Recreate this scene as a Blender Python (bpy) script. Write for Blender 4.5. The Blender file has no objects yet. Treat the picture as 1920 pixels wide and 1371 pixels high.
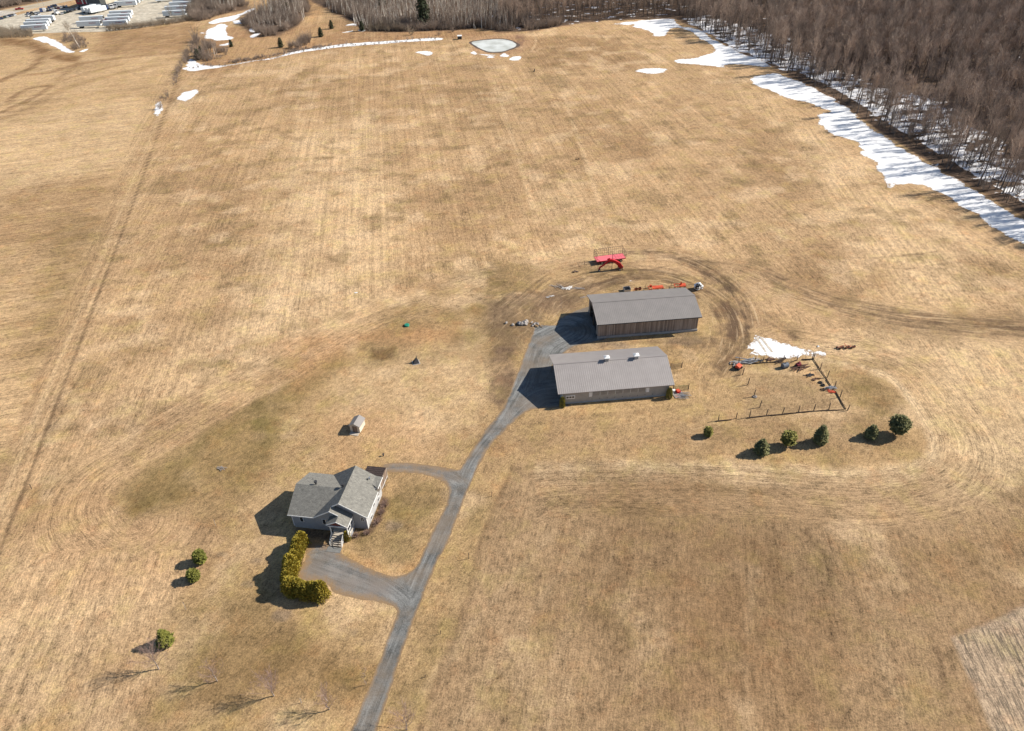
import bpy, bmesh, math, random
import numpy as np
from mathutils import Vector, Matrix, geometry

# ------------------------------------------------------------------ camera, sky, sun
S = bpy.context.scene
COL = S.collection
CH, FPX, PITCH, ROLL = 98.0, 1330.0, math.radians(37.0), -0.0313281
_F = Vector((0, math.cos(PITCH), -math.sin(PITCH)))
_R0 = Vector((1, 0, 0)); _U0 = _R0.cross(_F)
_R = math.cos(ROLL)*_R0 + math.sin(ROLL)*_U0
_U = -math.sin(ROLL)*_R0 + math.cos(ROLL)*_U0
cd = bpy.data.cameras.new('camera'); cam = bpy.data.objects.new('camera', cd); COL.objects.link(cam)
cd.sensor_width = 36.0; cd.lens = 36.0*FPX/1920.0; cd.clip_start = 1.0; cd.clip_end = 8000.0
M = Matrix.Identity(4)
for i in range(3):
    M[i][0] = _R[i]; M[i][1] = _U[i]; M[i][2] = -_F[i]
M[2][3] = CH
cam.matrix_world = M
S.camera = cam
SUN_AZ, SUN_EL = math.radians(11.4), math.radians(35.0)
w = bpy.data.worlds.new('World'); S.world = w; w.use_nodes = True
nt = w.node_tree
sky = nt.nodes.new('ShaderNodeTexSky'); sky.sky_type = 'NISHITA'; sky.sun_disc = False
sky.sun_elevation = SUN_EL; sky.sun_rotation = math.pi/2 - SUN_AZ; sky.air_density = 1.0; sky.dust_density = 0.6; sky.ozone_density = 3.0
bg = nt.nodes['Background']; bg.inputs['Strength'].default_value = 0.075
nt.links.new(sky.outputs[0], bg.inputs['Color'])
sd = bpy.data.lights.new('sun', 'SUN'); sd.energy = 5.0; sd.angle = math.radians(0.5); sd.color = (1.0, 0.93, 0.83)
so = bpy.data.objects.new('sun', sd); COL.objects.link(so)
so.rotation_euler = Vector((-math.cos(SUN_EL)*math.cos(SUN_AZ), -math.cos(SUN_EL)*math.sin(SUN_AZ), -math.sin(SUN_EL))).to_track_quat('-Z', 'Y').to_euler()
so.location = (200, 60, 150)
S.view_settings.view_transform = 'Standard'; S.view_settings.look = 'None'
S.view_settings.exposure = 0.60; S.view_settings.gamma = 1.0

# ------------------------------------------------------------------ helpers
def at(x, y, z=0.0):
    """photo pixel -> point of the place at height z"""
    d = _F*FPX + _R*(x-960.0) + _U*(685.5-y)
    return Vector((0, 0, CH)) + d*((z-CH)/d.z)
def ats(pts, z=0.0):
    return [at(p[0], p[1], z) for p in pts]
def lin(c):
    return tuple(((v/255.0)/12.92 if v <= 10 else ((v/255.0+0.055)/1.055)**2.4) for v in c)
def tag(o, label=None, cat=None, group=None, kind=None):
    if label: o['label'] = label
    if cat: o['category'] = cat
    if group: o['group'] = group
    if kind: o['kind'] = kind
    return o
def thing(name, label, cat, loc=(0, 0, 0), rotz=0.0, group=None):
    o = bpy.data.objects.new(name, None); COL.objects.link(o)
    o.empty_display_size = 0.3
    o.location = loc; o.rotation_euler = (0, 0, rotz)
    return tag(o, label, cat, group)
def children(o): return [c for c in KIDS.get(o.name, [])]
KIDS = {}
def link_mesh(name, me, mats, parent=None, loc=None):
    for m in mats: 
        if m.name not in [x.name for x in me.materials if x]: me.materials.append(m)
    o = bpy.data.objects.new(name, me); COL.objects.link(o)
    if parent is not None:
        o.parent = parent; KIDS.setdefault(parent.name, []).append(o)
    if loc is not None: o.location = loc
    return o
def copy_tree(o, loc=None, rotz=None, scale=None, label=None, parent=None, group=None):
    c = o.copy(); COL.objects.link(c)
    if parent is not None:
        c.parent = parent; KIDS.setdefault(parent.name, []).append(c)
    if loc is not None: c.location = loc
    if rotz is not None: c.rotation_euler = (0, 0, rotz)
    if scale is not None: c.scale = (scale,)*3 if not hasattr(scale, '__len__') else scale
    if label: c['label'] = label
    if group: c['group'] = group
    for ch in children(o): copy_tree(ch, parent=c)
    return c

class MB:
    def __init__(s): s.v = []; s.f = []; s.m = []
    def add(s, vs, fs, mi=0):
        n = len(s.v); s.v += [tuple(v) for v in vs]
        s.f += [tuple(i+n for i in f) for f in fs]; s.m += [mi]*len(fs); return s
    def box(s, c, d, mi=0, rz=0.0, rx=0.0, ry=0.0):
        hx, hy, hz = d[0]/2, d[1]/2, d[2]/2
        R = Matrix.Rotation(rz, 3, 'Z') @ Matrix.Rotation(ry, 3, 'Y') @ Matrix.Rotation(rx, 3, 'X')
        vs = [Vector(c) + R @ Vector((x*hx, y*hy, z*hz)) for x in (-1, 1) for y in (-1, 1) for z in (-1, 1)]
        return s.add(vs, [(0,1,3,2),(4,6,7,5),(0,4,5,1),(2,3,7,6),(0,2,6,4),(1,5,7,3)], mi)
    def b2(s, lo, hi, mi=0):
        return s.box([(lo[i]+hi[i])/2 for i in range(3)], [hi[i]-lo[i] for i in range(3)], mi)
    def tube(s, p0, p1, r0, r1=None, n=6, mi=0, cap=True):
        p0 = Vector(p0); p1 = Vector(p1); r1 = r0 if r1 is None else r1
        d = (p1-p0)
        if d.length < 1e-6: return s
        d.normalize(); a = Vector((0, 0, 1)) if abs(d.z) < .9 else Vector((1, 0, 0))
        u = d.cross(a).normalized(); v = d.cross(u)
        vs = []
        for p, r in ((p0, r0), (p1, r1)):
            for i in range(n):
                t = 2*math.pi*i/n; vs.append(p + u*(math.cos(t)*r) + v*(math.sin(t)*r))
        fs = [(i, (i+1) % n, n+(i+1) % n, n+i) for i in range(n)]
        if cap: fs += [tuple(range(n))[::-1], tuple(range(n, 2*n))]
        return s.add(vs, fs, mi)
    def path(s, pts, r, n=6, mi=0):
        for a, b in zip(pts[:-1], pts[1:]): s.tube(a, b, r, r, n, mi)
        return s
    def slab(s, poly, t, mi=0, dirn=(0, 0, -1)):
        n = len(poly); d = Vector(dirn)*t
        P = [Vector(p) for p in poly]
        vs = P + [p+d for p in P]
        fs = [tuple(range(n)), tuple(range(2*n-1, n-1, -1))]
        fs += [(i, n+i, n+(i+1) % n, (i+1) % n) for i in range(n)]
        return s.add(vs, fs, mi)
    def build(s, name, mats, parent=None, loc=None, smooth=False, bevel=0.0):
        if not isinstance(mats, (list, tuple)): mats = [mats]
        me = bpy.data.meshes.new(name); me.from_pydata(s.v, [], s.f)
        for m in mats: me.materials.append(m)
        me.polygons.foreach_set('material_index', s.m)
        bm = bmesh.new(); bm.from_mesh(me); bmesh.ops.recalc_face_normals(bm, faces=bm.faces); bm.to_mesh(me); bm.free()
        if smooth:
            me.polygons.foreach_set('use_smooth', [True]*len(me.polygons))
        o = link_mesh(name, me, [], parent, loc)
        if bevel > 0:
            b = o.modifiers.new('bevel', 'BEVEL'); b.width = bevel; b.segments = 2; b.limit_method = 'ANGLE'
        return o

def np_mesh(name, V, F, mats, mi=None, flat=False):
    """V (n,3), F (m,k) quads or tris"""
    me = bpy.data.meshes.new(name); V = np.asarray(V, dtype=np.float32); F = np.asarray(F, dtype=np.int32)
    k = F.shape[1]
    me.vertices.add(len(V)); me.vertices.foreach_set('co', V.ravel())
    me.loops.add(F.size); me.loops.foreach_set('vertex_index', F.ravel())
    me.polygons.add(len(F)); me.polygons.foreach_set('loop_start', np.arange(0, F.size, k, dtype=np.int32))
    me.polygons.foreach_set('loop_total', np.full(len(F), k, dtype=np.int32))
    for m in mats: me.materials.append(m)
    if mi is not None: me.polygons.foreach_set('material_index', np.asarray(mi, dtype=np.int32))
    if flat: me.polygons.foreach_set('use_smooth', [False]*len(F))
    me.update(); me.validate(); return me

# ------------------------------------------------------------------ materials
def new_mat(name):
    m = bpy.data.materials.new(name); m.use_nodes = True
    return m, m.node_tree, m.node_tree.nodes['Principled BSDF']
def N(nt, t, **kw):
    n = nt.nodes.new(t)
    for k, v in kw.items(): setattr(n, k, v)
    return n
def ramp(nt, fac, stops):
    r = nt.nodes.new('ShaderNodeValToRGB'); e = r.color_ramp.elements
    while len(e) < len(stops): e.new(0.5)
    for i, (p, c) in enumerate(stops): e[i].position = p; e[i].color = (*c, 1)
    nt.links.new(fac, r.inputs[0]); return r.outputs[0]
def noise(nt, vec, scale, detail=3.0, rough=0.55):
    n = nt.nodes.new('ShaderNodeTexNoise'); n.inputs['Scale'].default_value = scale
    n.inputs['Detail'].default_value = detail; n.inputs['Roughness'].default_value = rough
    if vec is not None: nt.links.new(vec, n.inputs['Vector'])
    return n.outputs['Fac']
def math_(nt, op, a, b=None, c=None, clamp=False):
    n = nt.nodes.new('ShaderNodeMath'); n.operation = op; n.use_clamp = clamp
    for i, x in enumerate((a, b, c)):
        if x is None: continue
        if isinstance(x, (int, float)): n.inputs[i].default_value = x
        else: nt.links.new(x, n.inputs[i])
    return n.outputs[0]
def maprange(nt, v, a, b, c, d):
    n = nt.nodes.new('ShaderNodeMapRange'); n.clamp = True
    nt.links.new(v, n.inputs[0])
    for i, x in enumerate((a, b, c, d)): n.inputs[i+1].default_value = x
    return n.outputs[0]
def mix(nt, fac, a, b, mode='MIX'):
    n = nt.nodes.new('ShaderNodeMix'); n.data_type = 'RGBA'; n.blend_type = mode
    for s, x in ((n.inputs[0], fac), (n.inputs[6], a), (n.inputs[7], b)):
        if isinstance(x, (int, float)): s.default_value = x
        elif isinstance(x, tuple): s.default_value = (*x, 1) if len(x) == 3 else x
        else: nt.links.new(x, s)
    return n.outputs[2]
def pm(name, c1, c2=None, scale=3.0, rough=0.8, metal=0.0, bump=0.0, stretch=None, rnd=0.0, detail=4.0, spec=0.3):
    """painted/worn surface: two tones of one colour mixed by noise in object space"""
    m, nt, p = new_mat(name)
    c2 = c2 or tuple(v*0.75 for v in c1)
    tc = N(nt, 'ShaderNodeTexCoord'); vec = tc.outputs['Object']
    if stretch:
        mp = N(nt, 'ShaderNodeMapping'); nt.links.new(vec, mp.inputs[0]); mp.inputs['Scale'].default_value = stretch; vec = mp.outputs[0]
    f = noise(nt, vec, scale, detail)
    col = ramp(nt, f, [(0.3, c2), (0.7, c1)])
    if rnd > 0:
        oi = N(nt, 'ShaderNodeObjectInfo')
        k = maprange(nt, oi.outputs['Random'], 0, 1, 1-rnd, 1+rnd)
        col = mix(nt, 1.0, col, k, 'MULTIPLY')
    nt.links.new(col, p.inputs['Base Color'])
    p.inputs['Roughness'].default_value = rough; p.inputs['Metallic'].default_value = metal
    p.inputs['Specular IOR Level'].default_value = spec
    if bump > 0:
        b = N(nt, 'ShaderNodeBump'); b.inputs['Strength'].default_value = 0.6; b.inputs['Distance'].default_value = bump
        nt.links.new(noise(nt, vec, scale*3, 4), b.inputs['Height']); nt.links.new(b.outputs[0], p.inputs['Normal'])
    return m

MT = {}
MT['bark'] = pm('grey_brown_bark', (0.17, 0.135, 0.112), (0.095, 0.075, 0.063), 2.0, 0.9, rnd=0.3)
MT['twig'] = pm('bare_twigs', (0.45, 0.345, 0.268), (0.27, 0.207, 0.163), 0.25, 0.9, rnd=0.38)
MT['twig_pale'] = pm('pale_bare_twigs', (0.34, 0.28, 0.2), (0.24, 0.19, 0.14), 0.3, 0.9, rnd=0.2)
MT['twig_brush'] = pm('brush_twigs', (0.36, 0.28, 0.22), (0.21, 0.165, 0.13), 0.3, 0.9, rnd=0.3)
MT['twig_red'] = pm('reddish_purple_twigs', (0.36, 0.25, 0.2), (0.24, 0.165, 0.14), 1.5, 0.85, rnd=0.1)
MT['bark_pale'] = pm('pale_bark', (0.8, 0.74, 0.64), (0.55, 0.49, 0.41), 3.0, 0.8, rnd=0.15)
MT['bark_young'] = pm('young_grey_bark', (0.36, 0.31, 0.28), (0.22, 0.18, 0.16), 3.0, 0.8)
MT['spruce'] = pm('blue_green_needles', (0.3, 0.28, 0.115), (0.12, 0.125, 0.055), 1.6, 0.8)
MT['pine'] = pm('yellow_green_needles', (0.4, 0.35, 0.1), (0.18, 0.18, 0.045), 1.6, 0.8)
MT['fir'] = pm('bright_green_needles', (0.24, 0.23, 0.045), (0.11, 0.12, 0.025), 1.6, 0.8)
MT['cedar'] = pm('golden_green_cedar', (0.5, 0.375, 0.055), (0.19, 0.175, 0.028), 3.0, 0.8)
MT['darkfir'] = pm('dark_conifer_needles', (0.06, 0.075, 0.035), (0.03, 0.04, 0.02), 0.8, 0.85)
MT['needletrunk'] = pm('conifer_bark', (0.13, 0.09, 0.06), None, 4.0, 0.9)
MT['white'] = pm('white_paint', (0.78, 0.78, 0.76), (0.68, 0.68, 0.66), 1.2, 0.5)
MT['black'] = pm('black_rubber', (0.035, 0.035, 0.037), (0.02, 0.02, 0.02), 3, 0.8)
MT['dark'] = pm('dark_metal', (0.06, 0.06, 0.065), (0.03, 0.03, 0.03), 3, 0.6)
MT['steel'] = pm('galvanised_steel', (0.45, 0.46, 0.47), (0.3, 0.31, 0.32), 2, 0.45, 0.6)
MT['orange'] = pm('faded_orange_paint', (0.72, 0.11, 0.045), (0.42, 0.075, 0.035), 2.5, 0.5)
MT['red'] = pm('red_paint', (0.62, 0.012, 0.02), (0.4, 0.012, 0.016), 1.5, 0.35)
MT['pink'] = pm('sunfaded_pink_red_deck', (0.85, 0.17, 0.2), (0.7, 0.15, 0.17), 1.5, 0.6, stretch=(1, 6, 1))
MT['rust'] = pm('rusty_iron', (0.17, 0.085, 0.05), (0.07, 0.045, 0.035), 5, 0.85)
MT['wood'] = pm('weathered_fence_wood', (0.15, 0.115, 0.085), (0.085, 0.062, 0.045), 3, 0.9, stretch=(1, 1, 0.3))
MT['rot'] = pm('dark_wet_timber', (0.085, 0.058, 0.042), (0.04, 0.028, 0.02), 2, 0.95)
MT['greywood'] = pm('grey_weathered_planks', (0.42, 0.39, 0.36), (0.25, 0.22, 0.2), 3, 0.85)
MT['stone'] = pm('grey_fieldstone', (0.42, 0.38, 0.34), (0.2, 0.18, 0.17), 1.5, 0.9, bump=0.05)
MT['glass'] = pm('dark_window_glass', (0.03, 0.035, 0.04), (0.02, 0.022, 0.025), 1, 0.08, spec=0.6)
MT['concrete'] = pm('pale_concrete', (0.42, 0.41, 0.39), (0.3, 0.29, 0.28), 1.5, 0.9, bump=0.01)
MT['teal'] = pm('teal_plastic', (0.02, 0.27, 0.17), (0.02, 0.18, 0.12), 3, 0.5)
MT['greenpaint'] = pm('green_paint', (0.06, 0.14, 0.05), (0.04, 0.08, 0.03), 3, 0.6)

# snow
m, nt, p = new_mat('old_snow'); MT['snow'] = m
tc = N(nt, 'ShaderNodeTexCoord')
f = noise(nt, tc.outputs['Object'], 0.35, 5); f2 = noise(nt, tc.outputs['Object'], 6.0, 3)
sc_ = ramp(nt, f, [(0.3, (0.66, 0.66, 0.66)), (0.55, (0.84, 0.84, 0.83))])
ea = N(nt, 'ShaderNodeAttribute', attribute_name='edge'); geo_ = N(nt, 'ShaderNodeNewGeometry')
ke = math_(nt, 'ADD', ea.outputs['Fac'], math_(nt, 'MULTIPLY', math_(nt, 'SUBTRACT', noise(nt, geo_.outputs['Position'], 1.1, 6, .75), .5), 6.5))
nt.links.new(mix(nt, maprange(nt, ke, .0, .22, 1, 0), sc_, (.3, .2, .11)), p.inputs['Base Color'])
p.inputs['Roughness'].default_value = 0.75
b = N(nt, 'ShaderNodeBump'); b.inputs['Distance'].default_value = 0.12; b.inputs['Strength'].default_value = 0.5
nt.links.new(f2, b.inputs['Height']); nt.links.new(b.outputs[0], p.inputs['Normal'])
m, nt, p = new_mat('pond_ice'); MT['ice'] = m
tc = N(nt, 'ShaderNodeTexCoord')
f = noise(nt, tc.outputs['Object'], 0.12, 5)
nt.links.new(ramp(nt, f, [(0.38, (0.46, 0.47, 0.42)), (0.6, (0.66, 0.68, 0.64))]), p.inputs['Base Color'])
p.inputs['Roughness'].default_value = 0.45

# ------------------------------------------------------------------ ground sheet
def axis(lo, hi, near, far_lo, far_hi, step, g):
    xs = list(np.arange(lo, hi+1e-6, step)); a = []; d = step; x = lo
    while x > far_lo: d = min(d*g, 120); x -= d; a.append(x)
    b = []; d = step; x = xs[-1]
    while x < far_hi: d = min(d*g, 120); x += d; b.append(x)
    return np.array(a[::-1] + xs + b)
GX = axis(-100, 140, 0, -3800, 3800, 0.5, 1.012)
GY = axis(38, 205, 0, -600, 4200, 0.5, 1.012)
XX, YY = np.meshgrid(GX, GY)
X = XX.ravel(); Y = YY.ravel(); NG = len(X)
def vnoise(x, y, s, seed, octv=3):
    r = np.random.RandomState(seed); out = np.zeros_like(x); amp = 1.0; tot = 0
    for o in range(octv):
        T = r.rand(256, 256); u = x/s + 37.7*o; v = y/s + 91.3*o
        iu = np.floor(u).astype(int); iv = np.floor(v).astype(int); fu = u-iu; fv = v-iv
        fu = fu*fu*(3-2*fu); fv = fv*fv*(3-2*fv)
        a = T[iu % 256, iv % 256]; b_ = T[(iu+1) % 256, iv % 256]; c = T[iu % 256, (iv+1) % 256]; d = T[(iu+1) % 256, (iv+1) % 256]
        out += amp*((a*(1-fu)+b_*fu)*(1-fv) + (c*(1-fu)+d*fu)*fv); tot += amp; amp *= 0.5; s = s/2
    return out/tot - 0.5
WOB = vnoise(X, Y, 6.0, 1, 3); WOB2 = vnoise(X, Y, 2.0, 2, 2); BIG = vnoise(X, Y, 40.0, 3, 3)
def inside(px, py, poly):
    c = np.zeros(len(px), bool); n = len(poly)
    for i in range(n):
        x0, y0 = poly[i][0], poly[i][1]; x1, y1 = poly[(i+1) % n][0], poly[(i+1) % n][1]
        if y0 == y1: continue
        t = ((y0 > py) != (y1 > py)) & (px < (x1-x0)*(py-y0)/(y1-y0) + x0)
        c ^= t
    return c
def dline(px, py, pts, closed=False):
    d = np.full(len(px), 1e9); n = len(pts)
    for i in range(n if closed else n-1):
        x0, y0 = pts[i][0], pts[i][1]; x1, y1 = pts[(i+1) % n][0], pts[(i+1) % n][1]
        dx, dy = x1-x0, y1-y0; L = dx*dx+dy*dy+1e-9
        t = np.clip(((px-x0)*dx+(py-y0)*dy)/L, 0, 1)
        d = np.minimum(d, np.hypot(px-x0-t*dx, py-y0-t*dy))
    return d
def smooth_pts(pts, n=6):
    P = [Vector((p[0], p[1])) for p in pts]; out = []
    for i in range(len(P)-1):
        a, b_, c, d = P[max(i-1, 0)], P[i], P[i+1], P[min(i+2, len(P)-1)]
        for k in range(n):
            t = k/n
            out.append(0.5*((2*b_)+(c-a)*t+(2*a-5*b_+4*c-d)*t*t+(3*b_-a-3*c+d)*t**3))
    out.append(P[-1]); return out
def sstep(x): x = np.clip(x, 0, 1); return x*x*(3-2*x)
def poly_mask(pts_px, feather=3.0, wob=2.0, smooth=False):
    P = ats(pts_px); xs = [p.x for p in P]; ys = [p.y for p in P]; g = feather+wob+2
    sel = np.where((X > min(xs)-g) & (X < max(xs)+g) & (Y > min(ys)-g) & (Y < max(ys)+g))[0]
    m = np.zeros(NG)
    if len(sel):
        d = dline(X[sel], Y[sel], P, True); s = np.where(inside(X[sel], Y[sel], P), d, -d)
        s = s + WOB[sel]*2*wob + WOB2[sel]*wob*0.6
        m[sel] = sstep(0.5 + s/(feather+1e-6))
    return m
def line_mask(pts_px, width, soft=1.0, wob=0.5, smooth=True):
    P = ats(pts_px)
    if smooth and len(P) > 2: P = smooth_pts(P)
    xs = [p[0] for p in P]; ys = [p[1] for p in P]; g = width+soft+wob+2
    sel = np.where((X > min(xs)-g) & (X < max(xs)+g) & (Y > min(ys)-g) & (Y < max(ys)+g))[0]
    m = np.zeros(NG)
    if len(sel):
        d = dline(X[sel], Y[sel], P) + WOB[sel]*2*wob + WOB2[sel]*wob
        m[sel] = sstep(0.5 + (width/2-d)/(soft+1e-6))
    return m
tint = np.tile(np.array(lin((198, 160, 111))), (NG, 1))
litter = np.zeros(NG); wsnow = np.zeros(NG); stub = np.zeros(NG); streak = np.ones(NG)*1.0
def paint(m, c, a=1.0):
    m = (m*a)[:, None]; tint[:] = tint*(1-m) + np.array(lin(c))*m
A = 100000
# zones
LAWN = [(205,948),(214,915),(262,885),(300,858),(400,796),(500,738),(560,707),(650,650),(740,606),(850,580),(930,560),(1010,520),(1060,500),(1180,505),(1310,515),(1370,560),(1400,610),(1440,640),(1530,672),(1600,685),(1660,712),(1705,762),(1740,815),(1738,850),(1700,872),(1660,880),(1590,887),(1480,866),(1400,868),(1200,862),(1000,866),(962,874),(930,945),(900,1020),(868,1140),(785,1371),(740,1500),(200,1500),(300,1330),(308,1200),(330,1120),(375,1080),(420,1010),(350,960),(260,975)]
m_lawn = poly_mask(LAWN, 1.6, 0.8)
LR = [(785,1371),(864,1150),(900,1020),(930,945),(962,874),(1000,866),(1400,872),(1590,889),(1700,875),(1745,845),(1742,800),(1800,740),(2100,700),(2300,1500),(740,1500)]
m_lr = poly_mask(LR, 1.2, 0.6)
LEFTF = [(-500,1500),(-60,1180),(0,1040),(100,780),(200,520),(270,330),(330,160),(372,60),(300,40),(-300,60),(-900,300)]
m_left = poly_mask(LEFTF, 2.0, 0.6)
m_head = poly_mask([(1440,175),(1640,330),(1800,440),(1960,520),(2200,700),(1900,900),(1745,860),(1700,740),(1600,560),(1560,420),(1450,260),(1330,150)], 12, 4)
paint(m_left, (200,163,113), 1)
paint(m_lr, (170,137,95), 1)
paint(m_head, (205,168,118), 0.8)
paint(m_lawn, (190,154,102), 1)
# row coordinates (metres across / along the mowing direction), one direction per field
def rowc(deg, bend=0.0):
    a = math.radians(deg); return X*math.sin(a)-Y*math.cos(a), X*math.cos(a)+Y*math.sin(a)
U, V = rowc(98)
def setrow(m, deg):
    k = m > 0.5; u, v = rowc(deg); U[k] = u[k]; V[k] = v[k]
setrow(m_head, 84); setrow(m_lr, 77); setrow(m_left, 16); 
m_lstrip = poly_mask([(-60,1180),(0,1040),(100,780),(200,520),(270,330),(330,160),(345,110),(290,150),(215,330),(120,560),(20,860),(-120,1180)], 3, 1)
setrow(m_lstrip, 102); setrow(m_lawn, 60)
k = m_lawn > 0.5; streak[k] = 0.25
k = (m_lr > .5); streak[k] = 0.6
# --- colour patches of grass and soil
DK = (150,114,72); DKG = (128,104,58); OL = (160,130,78); PALE = (226,190,140); MUD = (140,112,84); WARM = (192,142,88); PINK = (196,150,110)
BRK = np.clip(vnoise(X, Y, 3.5, 21, 4)*3.2+.72, 0, 1); BRK2 = np.clip(vnoise(X, Y, 1.6, 22, 3)*3.0+.8, 0, 1)
def P_(c, a, f, wb, pts): paint(poly_mask(pts, f, wb)*(.5+.5*BRK), c, min(1, a*1.25))
def L_(c, a, wdt, soft, pts, wb=0.6): paint(line_mask(pts, wdt, soft, wb)*(.3+.7*BRK2), c, a)
# main field
P_(PALE,.45,16,6,[(560,250),(700,220),(760,400),(740,560),(620,640),(480,700),(430,600),(520,420)])
P_(PALE,.35,14,5,[(420,560),(620,520),(560,640),(330,790),(170,860),(260,720)])
P_(DK,.3,9,5,[(760,360),(930,300),(1000,330),(960,420),(860,490),(790,460)])
P_(DKG,.5,6,4,[(830,500),(960,470),(1020,520),(960,590),(890,610),(860,560)])
P_(DKG,.35,8,4,[(700,560),(830,540),(880,600),(780,620),(700,640)])
P_(DK,.25,16,6,[(480,150),(900,120),(940,190),(720,230),(520,210)])
P_(DK,.35,16,6,[(340,260),(420,240),(470,360),(420,460),(300,500)])
P_(DK,.3,10,6,[(1000,180),(1150,200),(1250,260),(1180,330),(1040,300)])
P_(DK,.55,14,5,[(960,75),(1130,62),(1200,100),(1190,130),(1000,130)])
P_(DK,.4,14,5,[(1380,200),(1500,250),(1560,340),(1480,380),(1380,300)])
P_(PALE,.5,12,6,[(1540,390),(1700,370),(1850,470),(1880,540),(1740,560),(1600,480)])
P_(PALE,.45,12,5,[(1500,230),(1600,300),(1640,360),(1560,360),(1470,280)])
P_(PALE,.3,10,5,[(1000,330),(1080,320),(1120,420),(1060,470),(1000,420)])
P_(DK,.4,8,5,[(1440,500),(1560,450),(1700,500),(1640,560),(1500,560)])
P_(DK,.35,10,5,[(1740,430),(1820,470),(1880,500),(1920,560),(1830,520)])
for (x, y, r, a) in [(640,365,10,.6),(655,340,7,.5),(605,300,8,.6),(690,410,8,.6),(520,430,9,.4),(935,310,12,.7),(900,345,10,.6),(870,360,10,.5),(880,480,12,.5),(905,395,14,.4),(610,560,8,.3),(430,660,10,.3),(460,250,8,.4),(500,205,10,.5),(540,300,8,.3),(1085,300,5,.5)]:
    L_((126,100,60), a, r*.30, 2.6, [(x-r*1.5,y+r*.25),(x-r*.2,y-r*.25),(x+r*1.5,y-r*.3)], 2.6)
# wheel tracks through main field
for pts, wd, a in [([(905,140),(945,260),(985,380),(1003,470)],1.2,.35),([(1030,150),(1075,260),(1110,380)],1.2,.3),([(968,120),(1010,250),(1040,340),(1060,430)],.9,.3),([(985,200),(1060,185),(1120,180),(1200,210)],1.0,.4),([(1090,320),(1160,270),(1260,260),(1330,290)],.9,.3),
    ([(840,140),(870,250),(890,330)],1,.25),([(480,190),(475,400),(455,560)],1.0,.2),([(620,180),(620,400)],1.2,.25),([(760,200),(770,400),(760,520)],1.0,.2),([(700,560),(700,420)],.8,.2),([(870,85),(940,140),(1010,230)],1.2,.3)]:
    L_((160,122,78), a, wd, .8, pts, .3)
for pts, wd, a in [([(925,150),(965,270),(1000,390)],1.6,.5),([(1050,160),(1095,290),(1130,400)],1.6,.4),([(560,170),(545,400),(520,600)],2.0,.35),([(660,170),(668,380),(660,560)],2.2,.35),([(800,97),(870,103),(900,112)],1.6,.5),([(1000,60),(1005,78),(997,95)],1.4,.5),([(370,150),(330,280)],2.2,.4)]:
    L_(PALE, a, wd, 1.2, pts, .4)
# wet hollows and dry crests of irregular outline
openg = 1-np.clip(litter+m_left*.5, 0, 1)
paint(np.clip((vnoise(X, Y, 13, 51, 5)-.07)*7, 0, 1)*openg, (156,120,78), .38)
paint(np.clip((vnoise(X, Y, 7, 52, 5)-.10)*8, 0, 1)*openg, (130,106,64), .42)
paint(np.clip((vnoise(X, Y, 10, 53, 5)-.08)*7, 0, 1)*openg, (226,190,142), .5)
# lawn, darker greener parts
P_((122,105,54),.62,5,2.6,[(207,945),(222,916),(262,890),(330,848),(400,803),(480,752),(560,712),(535,748),(480,775),(430,815),(400,830),(345,905),(370,930),(300,962),(245,975)])
P_((118,100,50),.7,4,2,[(290,915),(330,905),(350,930),(320,950),(250,975),(225,960)])
P_(OL,.75,6,3,[(400,800),(560,708),(640,660),(660,680),(560,760),(520,860),(430,900),(380,880)])
P_((118,102,54),.55,6,3,[(470,760),(500,740),(520,800),(500,870),(470,850)])
P_(OL,.5,8,4,[(240,900),(420,815),(520,860),(480,930),(400,960),(300,960)])
P_((124,106,58),.5,5,3,[(700,655),(740,650),(745,680),(700,690)])
P_((128,98,62),.7,1.6,1.2,[(697,657),(738,651),(742,672),(716,679),(694,671)])
P_(DKG,.5,8,4,[(840,620),(960,600),(960,660),(900,690),(840,670)])
P_(PALE,.4,10,4,[(640,700),(850,650),(950,690),(900,790),(820,860),(700,860),(610,830)])
P_(WARM,.5,8,3,[(520,640),(700,620),(860,610),(840,640),(690,640),(560,720)])
P_(WARM,.35,8,3,[(590,790),(700,760),(860,820),(790,860),(620,870)])
P_((122,98,72),.6,4,3,[(900,560),(1000,560),(1010,600),(975,650),(930,640)])
P_((128,102,76),.75,3,2,[(925,650),(965,650),(962,720),(938,770),(925,760)])
P_((150,124,76),.6,5,3,[(740,930),(800,900),(835,905),(800,1020),(770,1060),(700,1050),(650,1010),(720,970)])
P_((126,108,56),.5,4,2,[(660,1000),(700,985),(740,930),(760,960),(700,1010),(668,1020)])
P_((196,150,92),.7,2,1,[(640,1025),(680,1050),(740,1068),(780,1055),(800,1020),(775,1075),(735,1082),(660,1062)])
P_((134,104,58),.65,9,5,[(400,1230),(520,1190),(640,1230),(700,1260),(660,1320),(560,1310),(470,1300),(400,1290)])
P_((150,122,74),.5,9,4,[(360,1150),(480,1110),(540,1160),(520,1240),(400,1260),(340,1300),(330,1220)])
P_((142,118,72),.5,5,3,[(800,1180),(850,1160),(830,1260),(780,1340),(760,1320)])
P_((150,126,76),.5,4,3,[(880,950),(930,940),(900,1030),(870,1100),(850,1080)])
P_(PALE,.4,10,5,[(0,1060),(160,960),(330,1010),(330,1120),(250,1200),(60,1371),(-80,1371)])
P_((190,143,92),.35,12,5,[(60,960),(200,900),(330,980),(320,1080),(160,1120),(60,1120)])
P_(DK,.25,12,5,[(100,1230),(260,1180),(280,1330),(120,1371)])
P_(PALE,.3,8,4,[(480,920),(560,900),(540,1040),(440,1040)])
P_((168,134,92),.5,8,4,[(900,800),(1040,790),(1330,800),(1300,860),(1000,850),(920,870)])
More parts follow.
